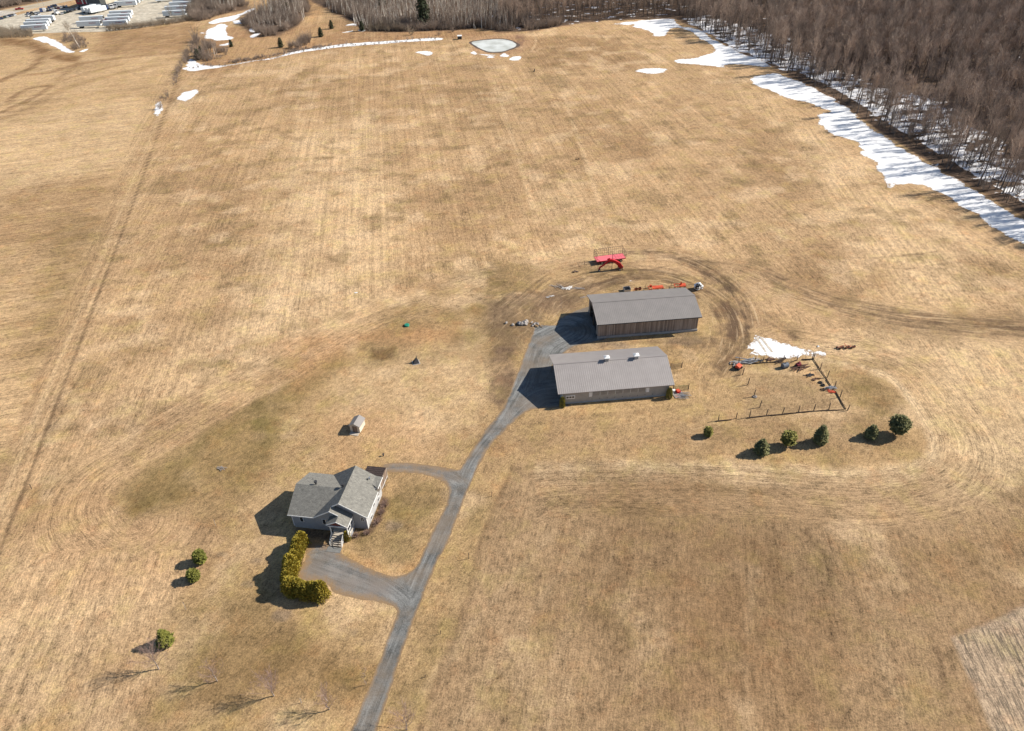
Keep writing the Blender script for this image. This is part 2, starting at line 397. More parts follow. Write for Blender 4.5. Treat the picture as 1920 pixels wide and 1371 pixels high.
P_((160,128,86),.55,6,3,[(1330,800),(1500,780),(1640,770),(1720,830),(1640,872),(1480,855),(1330,850)])
P_((134,110,66),.5,5,3,[(1585,720),(1640,715),(1700,790),(1640,780),(1590,760)])
P_((150,120,72),.4,6,3,[(1540,690),(1620,700),(1680,760),(1720,830),(1700,860),(1640,870),(1600,790)])
P_((176,142,94),.6,2,1,[(1340,790),(1385,712),(1420,700),(1500,700),(1560,720),(1585,765)])
P_((172,140,96),.8,1.6,1,[(1395,790),(1400,700),(1470,697),(1530,720),(1580,762),(1480,778)])
P_((206,172,124),.5,1.5,1,[(1375,690),(1500,688),(1530,672),(1590,765),(1560,750),(1520,705),(1400,700)])
# mown ring round the pen and lane
for off, a in ((0,.55),(9,.4),(19,.3),(30,.25),(-8,.25)):
    L_((226,194,146), a, 1.1, 1.6, [(1520,672+off*.2),(1600,684+off*.3),(1668,706+off*.3),(1708+off*.5,755),(1745+off*.6,812),(1742+off*.4,850+off*.4),(1700,875+off),(1640,886+off),(1560,888+off),(1400,876+off),(1200,870+off),(1010,876+off)], .9)
P_((216,182,132),.55,7,3,[(1760,660),(1900,640),(2000,760),(1960,900),(1800,960),(1745,900),(1765,830),(1720,740)])
P_(PALE,.35,10,5,[(1560,640),(1720,600),(1920,640),(1900,720),(1760,700),(1640,680)])
P_((140,112,74),.45,8,5,[(1640,590),(1920,590),(1950,640),(1700,640)])
# lower right field tones
P_((148,116,76),.5,14,6,[(1000,940),(1250,900),(1500,1000),(1400,1120),(1150,1160),(1020,1080)])
P_((146,112,72),.5,14,6,[(1250,1050),(1500,1040),(1640,1200),(1500,1371),(1220,1371)])
P_((186,152,108),.6,10,5,[(1480,900),(1760,900),(1900,960),(1800,1040),(1560,960)])
P_((150,116,70),.45,12,5,[(1680,1000),(1900,980),(1960,1080),(1800,1100),(1660,1100)])
P_((190,156,112),.45,10,5,[(900,1100),(980,1080),(1040,1250),(960,1371),(830,1371)])
P_((188,154,110),.4,8,4,[(980,900),(1060,880),(1130,980),(1040,1060),(940,1060)])
for x0, a in ((960,.4),(1040,.35),(1120,.3),(1210,.4),(1310,.35),(1400,.3),(1490,.3),(1600,.3),(1690,.35)):
    k = (x0-1380)*0.55
    L_((150,118,80) if (x0//10) % 2 else (196,164,120), a, 1.2, 1.4, [(x0-k*.2+30,1000),(x0+k*.35,1180),(x0+k*1.0-10,1400)], 1.2)
L_((120,92,62),.5,.7,.5,[(962,874),(930,945),(900,1020),(868,1140),(785,1371),(750,1480)],.35)
L_((120,92,62),.3,.6,.5,[(207,945),(222,914),(262,888),(400,798),(560,708),(650,652)],.3)
L_((110,84,58),.45,.7,.5,[(1510,995),(1545,1040),(1560,1090)],.5)
L_((110,84,58),.5,.6,.5,[(1755,1215),(1768,1260),(1772,1300)],.4)
# left field
P_(PALE,.4,16,6,[(0,230),(200,190),(280,200),(240,300),(60,360),(-60,330)])
P_(DK,.4,14,5,[(-60,380),(120,330),(220,330),(200,420),(60,470),(-60,460)])
P_((150,120,72),.5,10,4,[(100,420),(190,400),(160,520),(110,640),(60,700),(30,640)])
P_((146,106,64),.5,8,3,[(190,62),(360,42),(372,62),(345,95),(270,100),(200,105),(170,95),(185,80)])
P_((140,102,60),.8,5,2,[(0,72),(60,74),(100,98),(150,104),(150,120),(100,112),(60,88),(0,84)])
L_((132,96,58),.8,5,2.5,[(58,88),(75,105),(62,125),(35,138),(0,152),(-40,165)])
L_((130,94,56),.7,3.5,2,[(0,212),(25,200),(50,190),(95,162),(60,165),(30,178),(15,195)])
L_((150,112,70),.6,6,3,[(45,142),(100,134),(150,120),(230,108),(330,98)])
L_((150,112,70),.5,4,3,[(150,118),(110,150),(170,135),(230,120)])
L_((150,118,76),.5,6,4,[(-40,240),(60,200),(140,160),(280,125)])
for y0 in (230,265,305,350,400,440,490,540,600,660):
    L_((168,132,84),.35,1.6,1.5,[(-60,y0+14),(80,y0),(200-(y0-200)*.25,y0-18)],.6)
paint(line_mask([(372,60),(335,150),(300,240),(268,330),(200,512),(100,772),(40,930),(0,1030),(-40,1140)], .8, .6, .25), (98,74,52), .5)
L_((104,78,54), .55, .6, .5, [(372,60),(335,150),(300,240),(268,330),(200,512),(100,772),(40,930),(0,1030),(-40,1140)],.3)
for o_ in (-40,-30,-21,-13): L_((146,110,76) if o_ not in (-21,) else (214,180,132), .38, 1.2, 1.0, [(338+o_*.6,150),(264+o_*.8,345),(200+o_,512),(100+o_*1.3,772),(36+o_*1.5,940)], .5)
# mud and wheel ruts round the barns
P_((136,110,82),.6,4,3,[(1010,540),(1060,525),(1130,535),(1100,560),(1095,585),(1040,590),(1000,575)])
P_((132,102,70),.5,3,2,[(1062,500),(1090,495),(1100,505),(1070,512)])
for pts, wd, a in [([(1130,534),(1180,522),(1240,520),(1290,535),(1340,560),(1372,585)],3.4,.55),([(1060,560),(1130,530),(1190,510),(1250,500)],1.0,.7),([(1180,475),(1240,480),(1290,492),(1350,530),(1385,570),(1400,610),(1385,650),(1350,690)],1.0,.7),([(1200,470),(1270,480),(1330,500),(1380,545),(1412,600)],.9,.5),
    ([(1310,500),(1350,540),(1372,590),(1366,640),(1340,680)],2.6,.5),([(1352,560),(1372,600),(1364,640)],.7,.8),([(1362,560),(1380,600),(1376,640)],.7,.8),([(1320,600),(1340,625),(1320,650)],1.2,.4),
    ([(1400,500),(1480,540),(1560,570),(1650,592),(1760,606),(1920,616)],1.0,.7),([(1420,496),(1500,535),(1570,560),(1660,582),(1780,596),(1940,604)],1.0,.6),([(1460,520),(1560,575),(1640,600),(1800,620),(1940,632)],.8,.5),([(1310,490),(1400,500),(1470,525)],1.0,.45),
    ([(1640,484),(1730,476),(1760,470)],.7,.6),([(1700,505),(1800,492),(1880,500)],.7,.5),([(1730,530),(1850,536)],.7,.4),([(1070,520),(1110,512)],.8,.4),([(1300,470),(1320,505),(1322,530)],.6,.5),
    ([(1340,690),(1320,740),(1330,780)],1.0,.3),([(1300,760),(1200,772),(1060,785),(980,800)],1.6,.3),([(1300,650),(1250,640),(1130,648)],2.0,.4),([(1090,520),(1040,545),(1010,600)],1.0,.35)]:
    L_((118,92,66), a, wd, .7, pts, .5)
rr = random.Random(4)
PATHS = [[(1130,534),(1180,522),(1240,520),(1290,535),(1340,560),(1372,600),(1375,650),(1345,700)],[(1010,600),(1030,560),(1060,545),(1110,528),(1180,512)],[(1180,480),(1260,482),(1330,510),(1390,560),(1410,620)],[(1400,510),(1480,545),(1570,575),(1680,596),(1800,608),(1930,618)],[(900,640),(940,600),(990,560),(1040,520),(1100,500)],[(1500,640),(1440,600),(1400,560),(1350,520)],[(1010,690),(960,640),(930,610),(930,560)]]
for k_ in range(110):
    pth = PATHS[rr.choice([0,0,0,1,1,2,2,3,3,4,5,6])]; i0 = rr.randrange(0, len(pth)-1); i1 = min(len(pth)-1, i0+rr.choice([1,1,2,3])); ox, oy = rr.gauss(0, 13), rr.gauss(0, 8)
    L_(rr.choice([(108,84,60),(120,94,66),(96,76,56)]), rr.uniform(.25,.6), rr.uniform(.4,.8), .5, [(p_[0]+ox+rr.gauss(0,3), p_[1]+oy+rr.gauss(0,2)) for p_ in pth[i0:i1+1]], .5)
for (x_, y_, a_, w_) in ((1040,555,18,3),(1075,560,14,2.5),(1005,575,12,3),(1120,532,16,2),(1372,615,8,5),(1355,585,8,4),(1330,640,12,3),(1290,560,6,3),(985,560,12,4),(1345,545,10,3)):
    L_((112,88,66), .6, w_, 2.0, [(x_-a_,y_+3),(x_+a_,y_-2)], 2.2)
P_((128,106,84),.5,2,1.5,[(1245,628),(1300,622),(1318,640),(1290,650),(1250,645)])
P_((190,158,108),.5,2,1,[(1308,545),(1330,560),(1345,600),(1330,640),(1314,620)])
P_((152,130,106),.6,2,1.5,[(1060,650),(1150,636),(1180,650),(1100,660),(1050,668)])
# brown thatch round drive edges & garden beds
P_((104,78,66),.75,1.2,.8,[(715,925),(728,935),(722,975),(700,1000),(668,1012),(652,1008),(690,985),(712,950)])
P_((92,70,60),.7,1.2,.8,[(552,985),(620,1000),(615,1015),(556,1006)])
for x, y, s in ((480,1050,1.6),(462,1095,1.1),(527,1153,1.6),(660,1185,1.2),(642,1195,.8),(680,1205,.8),(418,1040,.8),(740,985,1.2)):
    L_((128,112,98), .5, s, .8, [(x-6,y),(x+6,y+1)], .8)
# top scrub belt ground
P_((170,128,84),.7,10,4,[(372,60),(380,140),(560,100),(700,82),(860,72),(960,62),(960,52),(700,60),(640,40),(560,50),(480,60),(440,50)])
P_((190,150,100),.7,8,4,[(430,80),(560,62),(640,35),(660,45),(600,75),(470,110),(400,110)])
P_((196,152,98),.7,8,3,[(560,-5),(612,-5),(606,30),(585,45),(570,30)])
P_((200,158,104),.6,8,3,[(440,-8),(560,-10),(540,5),(480,8)])
P_((178,136,96),.6,4,2,[(860,70),(890,78),(880,95),(920,104),(975,102),(1005,80),(980,64)])
P_((150,112,86),.7,2,1,[(966,66),(985,68),(980,85),(970,90)])
# corn stubble corner
m_st = poly_mask([(1786,1197),(1920,1136),(2200,1015),(2300,1600),(1920,1540),(1859,1371)], .7, .25)
P_((150,118,84),.8,2,1,[(1782,1190),(1920,1125),(2200,1000),(2240,1060),(1920,1165),(1800,1220)])
paint(m_st, (196,168,134), .95); stub = np.maximum(stub, m_st); setrow(m_st, 84)
# woodland floor
WOODS = [(1262,35),(1300,50),(1330,62),(1370,92),(1400,104),(1440,120),(1480,141),(1560,180),(1645,240),(1760,313),(1920,404),(2120,510),(2700,420),(2600,-60),(2300,-170),(900,-190),(420,-190),(430,-20),(560,-10),(620,20),(660,40),(680,58),(760,60),(850,56),(900,52),(935,60),(1000,58),(1080,44),(1140,38)]
m_w = poly_mask(WOODS, 3.0, 1.5)
litter = np.maximum(litter, m_w); paint(m_w, (134,100,74), .95)
m_b = poly_mask([(372,40),(400,30),(455,20),(470,15),(430,-10),(372,-10)], 8, 4); litter = np.maximum(litter, m_b*.7); paint(m_b, (130,98,76), .8)
m_b = poly_mask([(455,45),(480,22),(540,5),(575,-5),(580,25),(560,48),(520,68),(490,70),(470,60)], 6, 3); litter = np.maximum(litter, m_b*.8); paint(m_b, (128,98,74), .8)
m_b = poly_mask([(-300,60),(-60,30),(0,18),(100,-1),(160,-14),(160,-120),(-600,-80)], 6, 3); litter = np.maximum(litter, m_b*.8); paint(m_b, (140,112,86), .8)
# snow lying between the trees near the edge
ws = poly_mask([(1270,36),(1330,30),(1480,70),(1560,130),(1640,160),(1760,190),(1920,300),(2050,380),(2120,520),(1920,412),(1760,322),(1645,250),(1560,190),(1480,148),(1400,110),(1330,70)], 10, 6)
ws2 = poly_mask([(1000,60),(1080,46),(1200,34),(1330,20),(1300,-20),(1150,-30),(1060,0),(960,30),(900,45)], 12, 6)
ws3 = poly_mask([(1330,20),(1900,130),(2200,200),(2200,-100),(1300,-100)], 30, 8)
wsnow = np.clip(ws*1.2 + ws2*.36 + ws3*.22, 0, 1.25)*m_w
k = litter > .3; streak[k] = 0
P_((96,70,56),.6,1.5,.8,[(1440,128),(1480,143),(1560,186),(1645,243),(1760,316),(1920,408),(1925,398),(1765,306),(1650,236),(1565,178),(1490,138)])
wsnow *= 1-poly_mask([(1440,128),(1480,143),(1560,186),(1645,243),(1760,316),(1920,408),(1935,390),(1775,298),(1660,230),(1575,172),(1490,134)], 1.5, 1.0)*.9
tint *= (1 + 0.10*BIG[:, None]*2)
tint = tint*.82 + tint.mean(axis=1, keepdims=True)*.18*np.array([[1.04, 1.0, .96]])
tint *= np.array([[1.008, .998, .985]])

def along(px, py, pts):
    best = np.full(len(px), 1e9); U_ = np.zeros(len(px)); V_ = np.zeros(len(px)); s0 = 0.0
    for (a, b_) in zip(pts[:-1], pts[1:]):
        dx, dy = b_[0]-a[0], b_[1]-a[1]; L = math.hypot(dx, dy)+1e-9
        t = np.clip(((px-a[0])*dx+(py-a[1])*dy)/(L*L), 0, 1); ex, ey = px-a[0]-t*dx, py-a[1]-t*dy; d = np.hypot(ex, ey)
        k = d < best; best[k] = d[k]; U_[k] = (d*np.sign(dx*ey-dy*ex))[k]; V_[k] = (s0+t*L)[k]; s0 += L
    return best, U_, V_
RUT = np.zeros(NG)
near_b = np.where((X > -40) & (X < 170) & (Y > 90) & (Y < 230))[0]
bd_ = np.full(len(near_b), 1e9)
for pth, wid, am in ((PATHS[0], 7, 1.0), (PATHS[1], 7, .8), (PATHS[2], 5, .9), (PATHS[3], 6, 1.0), (PATHS[4], 7, .6), ([(1345,690),(1330,730),(1340,780),(1300,800)], 5, .35), ([(1130,534),(1080,560),(1040,600),(1000,640)], 6, .7)):
    d_, u_, v_ = along(X[near_b], Y[near_b], smooth_pts(ats(pth)))
    k = (d_/wid < bd_) & (d_ < wid*1.3); bd_[k] = (d_/wid)[k]
    U[near_b[k]] = u_[k]*2.1; V[near_b[k]] = v_[k]*1.5
    RUT[near_b] = np.maximum(RUT[near_b], am*sstep(1.3-d_/wid))
k = RUT > .02; streak[k] = streak[k]*.5
# mowing lines that follow the curved field edges
ring = smooth_pts(ats([(1500,664),(1600,684),(1668,706),(1708,755),(1745,812),(1742,850),(1700,875),(1640,886),(1560,888),(1400,876),(1200,870),(1010,874),(940,900)]))
d_, u_, v_ = along(X, Y, ring); k = (d_ < 13) & (m_lawn < .5) & (X > 3)
U[k] = u_[k]*1.3; V[k] = v_[k]; streak[k] = 1.15
edge_l = smooth_pts(ats([(250,985),(212,950),(222,916),(262,888),(400,798),(560,708),(650,652),(740,606),(850,575),(940,545)]))
d_, u_, v_ = along(X, Y, edge_l); k = (d_ < 14) & (m_lawn < .5) & (Y > 80) & (X < 0) & (m_left < .5)
U[k] = u_[k]*1.2; V[k] = v_[k]; streak[k] = 1.0
Z = np.zeros(NG)
V3 = np.stack([X, Y, Z], 1)
nx, ny = len(GX), len(GY)
ii = np.arange((ny-1)*(nx-1)); a_ = (ii//(nx-1))*nx + ii % (nx-1)
gme = np_mesh('ground', V3, np.stack([a_, a_+1, a_+nx+1, a_+nx], 1), [])
def set_attr(me, name, arr, typ):
    at_ = me.attributes.new(name, typ, 'POINT')
    if typ == 'FLOAT': at_.data.foreach_set('value', arr.astype(np.float32).ravel())
    elif typ == 'FLOAT_VECTOR': at_.data.foreach_set('vector', arr.astype(np.float32).ravel())
    else: at_.data.foreach_set('color', arr.astype(np.float32).ravel())
set_attr(gme, 'tint', np.concatenate([tint, np.ones((NG, 1))], 1), 'FLOAT_COLOR')
set_attr(gme, 'cover', np.stack([litter, wsnow, stub, streak], 1), 'FLOAT_COLOR')
set_attr(gme, 'rows', np.stack([U, V, Z], 1), 'FLOAT_VECTOR'); set_attr(gme, 'rut', RUT, 'FLOAT')
GK = 0.775   # overall reflectance of dry grass
def grass_nodes(nt, p, tintout, rows, stre, pos):
    n1 = noise(nt, pos, 3.4, 6, .82); n0 = noise(nt, pos, .95, 5, .72); n2 = noise(nt, pos, 0.26, 5, .66); n3 = noise(nt, pos, 0.05, 3, .55)
    mp = N(nt, 'ShaderNodeMapping'); nt.links.new(rows, mp.inputs[0]); mp.inputs['Scale'].default_value = (0.85, 0.020, 1)
    s1 = noise(nt, mp.outputs[0], 1.0, 5, .72)
    mp2 = N(nt, 'ShaderNodeMapping'); nt.links.new(rows, mp2.inputs[0]); mp2.inputs['Scale'].default_value = (2.4, 0.5, 1)
    s2 = noise(nt, mp2.outputs[0], 1.0, 5, .8)
    a = maprange(nt, n1, .34, .66, -.5, .5); a0 = maprange(nt, n0, .36, .64, -.24, .24)
    b_ = maprange(nt, n2, .36, .64, -.13, .13); c = maprange(nt, n3, .3, .7, -.09, .09)
    d = math_(nt, 'MULTIPLY', maprange(nt, s1, .36, .64, -.19, .19), stre)
    e = math_(nt, 'MULTIPLY', maprange(nt, s2, .34, .66, -.36, .36), math_(nt, 'ADD', math_(nt, 'MULTIPLY', stre, .5), .5))
    t = math_(nt, 'ADD', math_(nt, 'ADD', a, math_(nt, 'ADD', a0, b_)), math_(nt, 'ADD', c, math_(nt, 'ADD', d, e)))
    # small shadows between tussocks, painted in as dark specks
    dk = maprange(nt, noise(nt, pos, 2.1, 4, .8), .34, .44, .17, 0)
    t = math_(nt, 'SUBTRACT', t, dk)
    v = math_(nt, 'MAXIMUM', math_(nt, 'MULTIPLY', math_(nt, 'ADD', t, 1.02), GK), .12)
    col = mix(nt, 1.0, tintout, v, 'MULTIPLY')
    # greener / redder drift of the sward
    g = noise(nt, pos, 0.13, 5, .7)
    col = mix(nt, maprange(nt, g, .5, .68, 0, .5), col, mix(nt, 1.0, col, (.76, .86, .58), 'MULTIPLY'))
    g2 = noise(nt, pos, 0.19, 5, .7)
    col = mix(nt, maprange(nt, g2, .25, .46, .55, 0), col, mix(nt, 1.0, col, (1.08, .86, .74), 'MULTIPLY'))
    g3 = noise(nt, pos, 0.31, 5, .7)
    col = mix(nt, maprange(nt, g3, .56, .72, 0, .5), col, mix(nt, 1.0, col, (1.24, 1.22, 1.14), 'MULTIPLY'))
    return col, n1, s2
m, nt, p = new_mat('dry_grass_ground'); MT['ground'] = m
geo = N(nt, 'ShaderNodeNewGeometry'); pos = geo.outputs['Position']
at1 = N(nt, 'ShaderNodeAttribute', attribute_name='tint'); at2 = N(nt, 'ShaderNodeAttribute', attribute_name='cover'); at3 = N(nt, 'ShaderNodeAttribute', attribute_name='rows')
sep = N(nt, 'ShaderNodeSeparateColor'); nt.links.new(at2.outputs['Color'], sep.inputs[0])
stre = at2.outputs['Alpha']
col, n1, s2 = grass_nodes(nt, p, at1.outputs['Color'], at3.outputs['Vector'], stre, pos)
# wheel ruts: dark wet streaks and pale scuffed ones along the tracks
ar = N(nt, 'ShaderNodeAttribute', attribute_name='rut')
mpr = N(nt, 'ShaderNodeMapping'); nt.links.new(at3.outputs['Vector'], mpr.inputs[0]); mpr.inputs['Scale'].default_value = (.62, .05, 1)
rn_ = noise(nt, mpr.outputs[0], 1.0, 5, .7); rb_ = noise(nt, pos, .33, 4, .65)
rd = math_(nt, 'MULTIPLY', math_(nt, 'MULTIPLY', maprange(nt, rn_, .47, .60, 0, 1), maprange(nt, rb_, .42, .58, .1, 1)), ar.outputs['Fac'])
col = mix(nt, math_(nt, 'MULTIPLY', rd, .7), col, (.12, .078, .048))
rp_ = math_(nt, 'MULTIPLY', maprange(nt, rn_, .45, .36, 0, .55), ar.outputs['Fac'])
col = mix(nt, rp_, col, (.62, .46, .28))
# stubble
mpb = N(nt, 'ShaderNodeMapping'); nt.links.new(at3.outputs['Vector'], mpb.inputs[0]); mpb.inputs['Scale'].default_value = (1.9, .16, 1)
sb = noise(nt, mpb.outputs[0], 1.3, 6, .8)
col = mix(nt, math_(nt, 'MULTIPLY', sep.outputs[2], maprange(nt, sb, .42, .52, .85, 0)), col, (.12, .095, .07))
# leaf litter
lt = noise(nt, pos, 0.6, 5, .7)
lcol = ramp(nt, lt, [(.3, (.055, .04, .03)), (.5, (.11, .075, .052)), (.72, (.2, .125, .078))])
col = mix(nt, sep.outputs[0], col, lcol)
# snow between trees
mps = N(nt, 'ShaderNodeMapping'); nt.links.new(pos, mps.inputs[0]); mps.inputs['Scale'].default_value = (.85, 1, 1)
sn = noise(nt, mps.outputs[0], 0.16, 6, .62)
sf = math_(nt, 'SUBTRACT', math_(nt, 'ADD', sn, math_(nt, 'MULTIPLY', sep.outputs[1], .17)), .655)
sf = math_(nt, 'MULTIPLY', maprange(nt, sf, 0.0, .03, 0, 1), maprange(nt, sep.outputs[1], .03, .1, 0, 1))
col = mix(nt, sf, col, (.75, .75, .76))
nt.links.new(col, p.inputs['Base Color']); p.inputs['Roughness'].default_value = 0.95; p.inputs['Specular IOR Level'].default_value = 0.1
b = N(nt, 'ShaderNodeBump'); b.inputs['Strength'].default_value = .8; b.inputs['Distance'].default_value = .16
nt.links.new(math_(nt, 'ADD', n1, math_(nt, 'MULTIPLY', s2, .7)), b.inputs['Height']); nt.links.new(b.outputs[0], p.inputs['Normal'])
gme.materials.append(m)
g_o = bpy.data.objects.new('ground', gme); COL.objects.link(g_o); tag(g_o, kind='structure')

# ------------------------------------------------------------------ flat sheets with ragged edges (gravel, snow, ice)
def ragged(pts, step, amp, seed, smooth=True):
    P = [Vector((p[0], p[1])) for p in pts]; n = len(P); out = []
    for i in range(n):
        a, b_, c, d = P[i-1], P[i], P[(i+1) % n], P[(i+2) % n]
        k = max(1, int((c-b_).length/step))
        for j in range(k):
            t = j/k
            q = 0.5*((2*b_)+(c-a)*t+(2*a-5*b_+4*c-d)*t*t+(3*b_-a-3*c+d)*t**3) if smooth else b_.lerp(c, t)
            out.append(q)
    m = len(out); ox = np.array([q.x for q in out]); oy = np.array([q.y for q in out])
    w_ = vnoise(ox+seed*13.1, oy+seed*7.7, step*9, seed+1, 4)*4.2*amp + vnoise(ox, oy, step*1.6, seed+2, 2)*1.6*amp
    res = []
    for i, q in enumerate(out):
        tng = out[(i+1) % m]-out[i-1]
        if tng.length < 1e-6: res.append(q); continue
        res.append(q+Vector((tng.y, -tng.x)).normalized()*float(w_[i]))
    return res
def sheet(name, outline, z, mat_, grid=None, thick=0.0, dome=0.0, edge_w=1.0, kind='structure'):
    """outline: 2D points -> triangulated sheet; 'edge' attribute = metres in from the rim"""
    P = [Vector((p[0], p[1])) for p in outline]; n = len(P)
    xs = np.array([p.x for p in P]); ys = np.array([p.y for p in P])
    extra = []
    if grid:
        gx, gy = np.meshgrid(np.arange(xs.min(), xs.max(), grid), np.arange(ys.min(), ys.max(), grid)); gx = gx.ravel(); gy = gy.ravel()
        k = inside(gx, gy, P); gx = gx[k]; gy = gy[k]
        if len(gx):
            d = dline(gx, gy, P, True); k = d > grid*.45; extra = [Vector((a, b_)) for a, b_ in zip(gx[k], gy[k])]
    vs, es, fs, _, _, _ = geometry.delaunay_2d_cdt(P+extra, [(i, (i+1) % n) for i in range(n)], [], 1, 1e-4)
    vx = np.array([v.x for v in vs]); vy = np.array([v.y for v in vs])
    d = dline(vx, vy, P, True)
    zz = np.full(len(vx), z) + (dome*sstep(d/edge_w) if dome else 0)
    me = np_mesh(name, np.stack([vx, vy, zz], 1), np.array([list(f) for f in fs]), [mat_], None, True)
    set_attr(me, 'edge', d, 'FLOAT')
    if thick:
        bm = bmesh.new(); bm.from_mesh(me)
        be = [e for e in bm.edges if e.is_boundary]
        r = bmesh.ops.extrude_edge_only(bm, edges=be)
        for v in [g for g in r['geom'] if isinstance(g, bmesh.types.BMVert)]: v.co.z -= thick
        bmesh.ops.recalc_face_normals(bm, faces=bm.faces)
        for f_ in bm.faces: f_.smooth = False
        bm.to_mesh(me); bm.free()
    o = bpy.data.objects.new(name, me); COL.objects.link(o)
    if kind: o['kind'] = kind
    return o
# gravel
def gravel_mat(name, tone, edgecol, ew=1.4):
    m, nt, p = new_mat(name); geo = N(nt, 'ShaderNodeNewGeometry'); pos = geo.outputs['Position']
    e = N(nt, 'ShaderNodeAttribute', attribute_name='edge'); th = N(nt, 'ShaderNodeAttribute', attribute_name='thin'); dp = N(nt, 'ShaderNodeAttribute', attribute_name='damp')
    n1 = noise(nt, pos, 4.0, 6, .8); n2 = noise(nt, pos, .28, 5, .66); n4 = noise(nt, pos, .12, 4, .6)
    tv = N(nt, 'ShaderNodeAttribute', attribute_name='track')
    mp = N(nt, 'ShaderNodeMapping'); nt.links.new(tv.outputs['Vector'], mp.inputs[0]); mp.inputs['Scale'].default_value = (1.5, .05, 1)
    n3 = noise(nt, mp.outputs[0], 1.0, 4, .7)
    t = math_(nt, 'ADD', math_(nt, 'MULTIPLY', n1, .43), math_(nt, 'ADD', math_(nt, 'MULTIPLY', n2, .36), math_(nt, 'MULTIPLY', n3, .46)))
    col = ramp(nt, t, [(.53, tuple(v*.5 for v in tone)), (.625, tone), (.72, tuple(min(v*1.7, .8) for v in tone))])
    brown = tuple(a*.45+b*.55 for a, b in zip(tone, edgecol))
    col = mix(nt, maprange(nt, n4, .45, .62, 0, .55), col, brown)
    col = mix(nt, math_(nt, 'MULTIPLY', dp.outputs['Fac'], .55), col, tuple(v*.35 for v in tone))
    # thin gravel lets the earth and grass through in patches
    pt = maprange(nt, math_(nt, 'ADD', math_(nt, 'MULTIPLY', noise(nt, pos, .22, 5, .7), .7), math_(nt, 'MULTIPLY', n3, .3)), .40, .62, .12, .9)
    col = mix(nt, math_(nt, 'MULTIPLY', pt, th.outputs['Fac']), col, tuple(a*.72+b*.28 for a, b in zip(tone, (.34, .24, .18))))
    eww = math_(nt, 'ADD', math_(nt, 'MULTIPLY', th.outputs['Fac'], 1.0), ew)
    wv = math_(nt, 'ADD', e.outputs['Fac'], math_(nt, 'MULTIPLY', math_(nt, 'SUBTRACT', noise(nt, pos, .9, 6, .8), .5), math_(nt, 'MULTIPLY', eww, 2.2)))
    k = math_(nt, 'SUBTRACT', 1.0, math_(nt, 'DIVIDE', wv, eww), None, True)
    col = mix(nt, math_(nt, 'MULTIPLY', k, .92), col, edgecol)
    nt.links.new(col, p.inputs['Base Color']); p.inputs['Roughness'].default_value = .95; p.inputs['Specular IOR Level'].default_value = .15
    b = N(nt, 'ShaderNodeBump'); b.inputs['Distance'].default_value = .05; nt.links.new(n1, b.inputs['Height']); nt.links.new(b.outputs[0], p.inputs['Normal'])
    return m
MT['gravel'] = gravel_mat('grey_gravel', (.158, .158, .15), tuple(v*GK*.9 for v in lin((166,136,100))), 0.5)
MT['gravel_thin'] = gravel_mat('worn_thin_gravel', (.24, .225, .21), tuple(v*GK for v in lin((176,142,104))), 2.2)
MT['lot'] = gravel_mat('pale_yard_gravel', (.47, .42, .33), (.4, .33, .24), 3.0)
MT['asphalt'] = gravel_mat('pale_old_asphalt', (.45, .41, .36), (.42, .35, .25), .8)
DRIVE = [(640,1420),(655,1371),(690,1290),(722,1210),(738,1165),(744,1146),(738,1138),(700,1128),(668,1122),(628,1112),(606,1092),(560,1088),(571,1052),(582,1022),(600,1018),(636,1024),(642,1038),(668,1052),(705,1070),(742,1080),(775,1068),(790,1045),(806,1008),(825,970),(838,935),(840,912),(812,894),(765,887),(722,885),(722,871),(760,867),(815,873),(848,879),(862,880),(875,860),(892,835),(915,800),(945,760),(968,705),(983,665),(998,628),(1006,611),(1044,609),(1048,598),(1104,574),(1122,590),(1140,630),(1118,641),(1078,650),(1052,668),(1036,690),(1060,700),(1070,756),(1048,764),(1003,768),(980,777),(952,802),(920,835),(898,872),(883,905),(863,958),(835,1025),(820,1052),(800,1100),(778,1158),(757,1215),(734,1290),(705,1375),(690,1430)]
drv = sheet('gravel_drive', ragged(ats(DRIVE), .5, .13, 3), .010, MT['gravel'], .9)
vx = np.zeros(len(drv.data.vertices)*3, np.float32); drv.data.vertices.foreach_get('co', vx); vx = vx.reshape(-1, 3).astype(float)
def local_mask(px_poly, f):
    P = ats(px_poly); d_ = dline(vx[:, 0], vx[:, 1], P, True); return sstep(.5+np.where(inside(vx[:, 0], vx[:, 1], P), d_, -d_)/f)
thin = np.maximum(local_mask([(540,1100),(560,1040),(570,1005),(650,1010),(700,1060),(722,1084),(738,1100),(736,1150),(690,1150),(600,1120)], 5), local_mask([(700,860),(846,866),(840,920),(700,900)], 3))
thin = np.maximum(thin, .45*local_mask([(975,760),(1010,690),(1050,700),(1080,760),(1000,790)], 5)); thin = np.maximum(thin, .3*local_mask([(900,820),(945,760),(985,780),(950,830),(900,880),(880,860)], 4))
set_attr(drv.data, 'thin', thin, 'FLOAT')
CL = [[(672,1420),(735,1250),(765,1170),(790,1100),(815,1040),(850,960),(880,880),(905,840),(945,790),(985,720),(1010,650),(1060,620)],[(590,1050),(660,1075),(720,1100),(765,1140),(762,1190),(740,1250)],[(722,878),(780,879),(840,893),(868,912),(850,960)],[(1080,730),(1010,735),(960,775),(925,820)]]
bb = np.full(len(vx), 1e9); tu = np.zeros(len(vx)); tv_ = np.zeros(len(vx))
for c_ in CL:
    d_, u_, v_ = along(vx[:, 0], vx[:, 1], smooth_pts(ats(c_))); k = d_ < bb; bb[k] = d_[k]; tu[k] = u_[k]; tv_[k] = v_[k]
set_attr(drv.data, 'track', np.stack([tu, tv_, np.zeros(len(tu))], 1), 'FLOAT_VECTOR')
P_dk = [at(*q) for q in ((800,1130),(770,1190),(752,1240),(738,1290),(728,1320))]
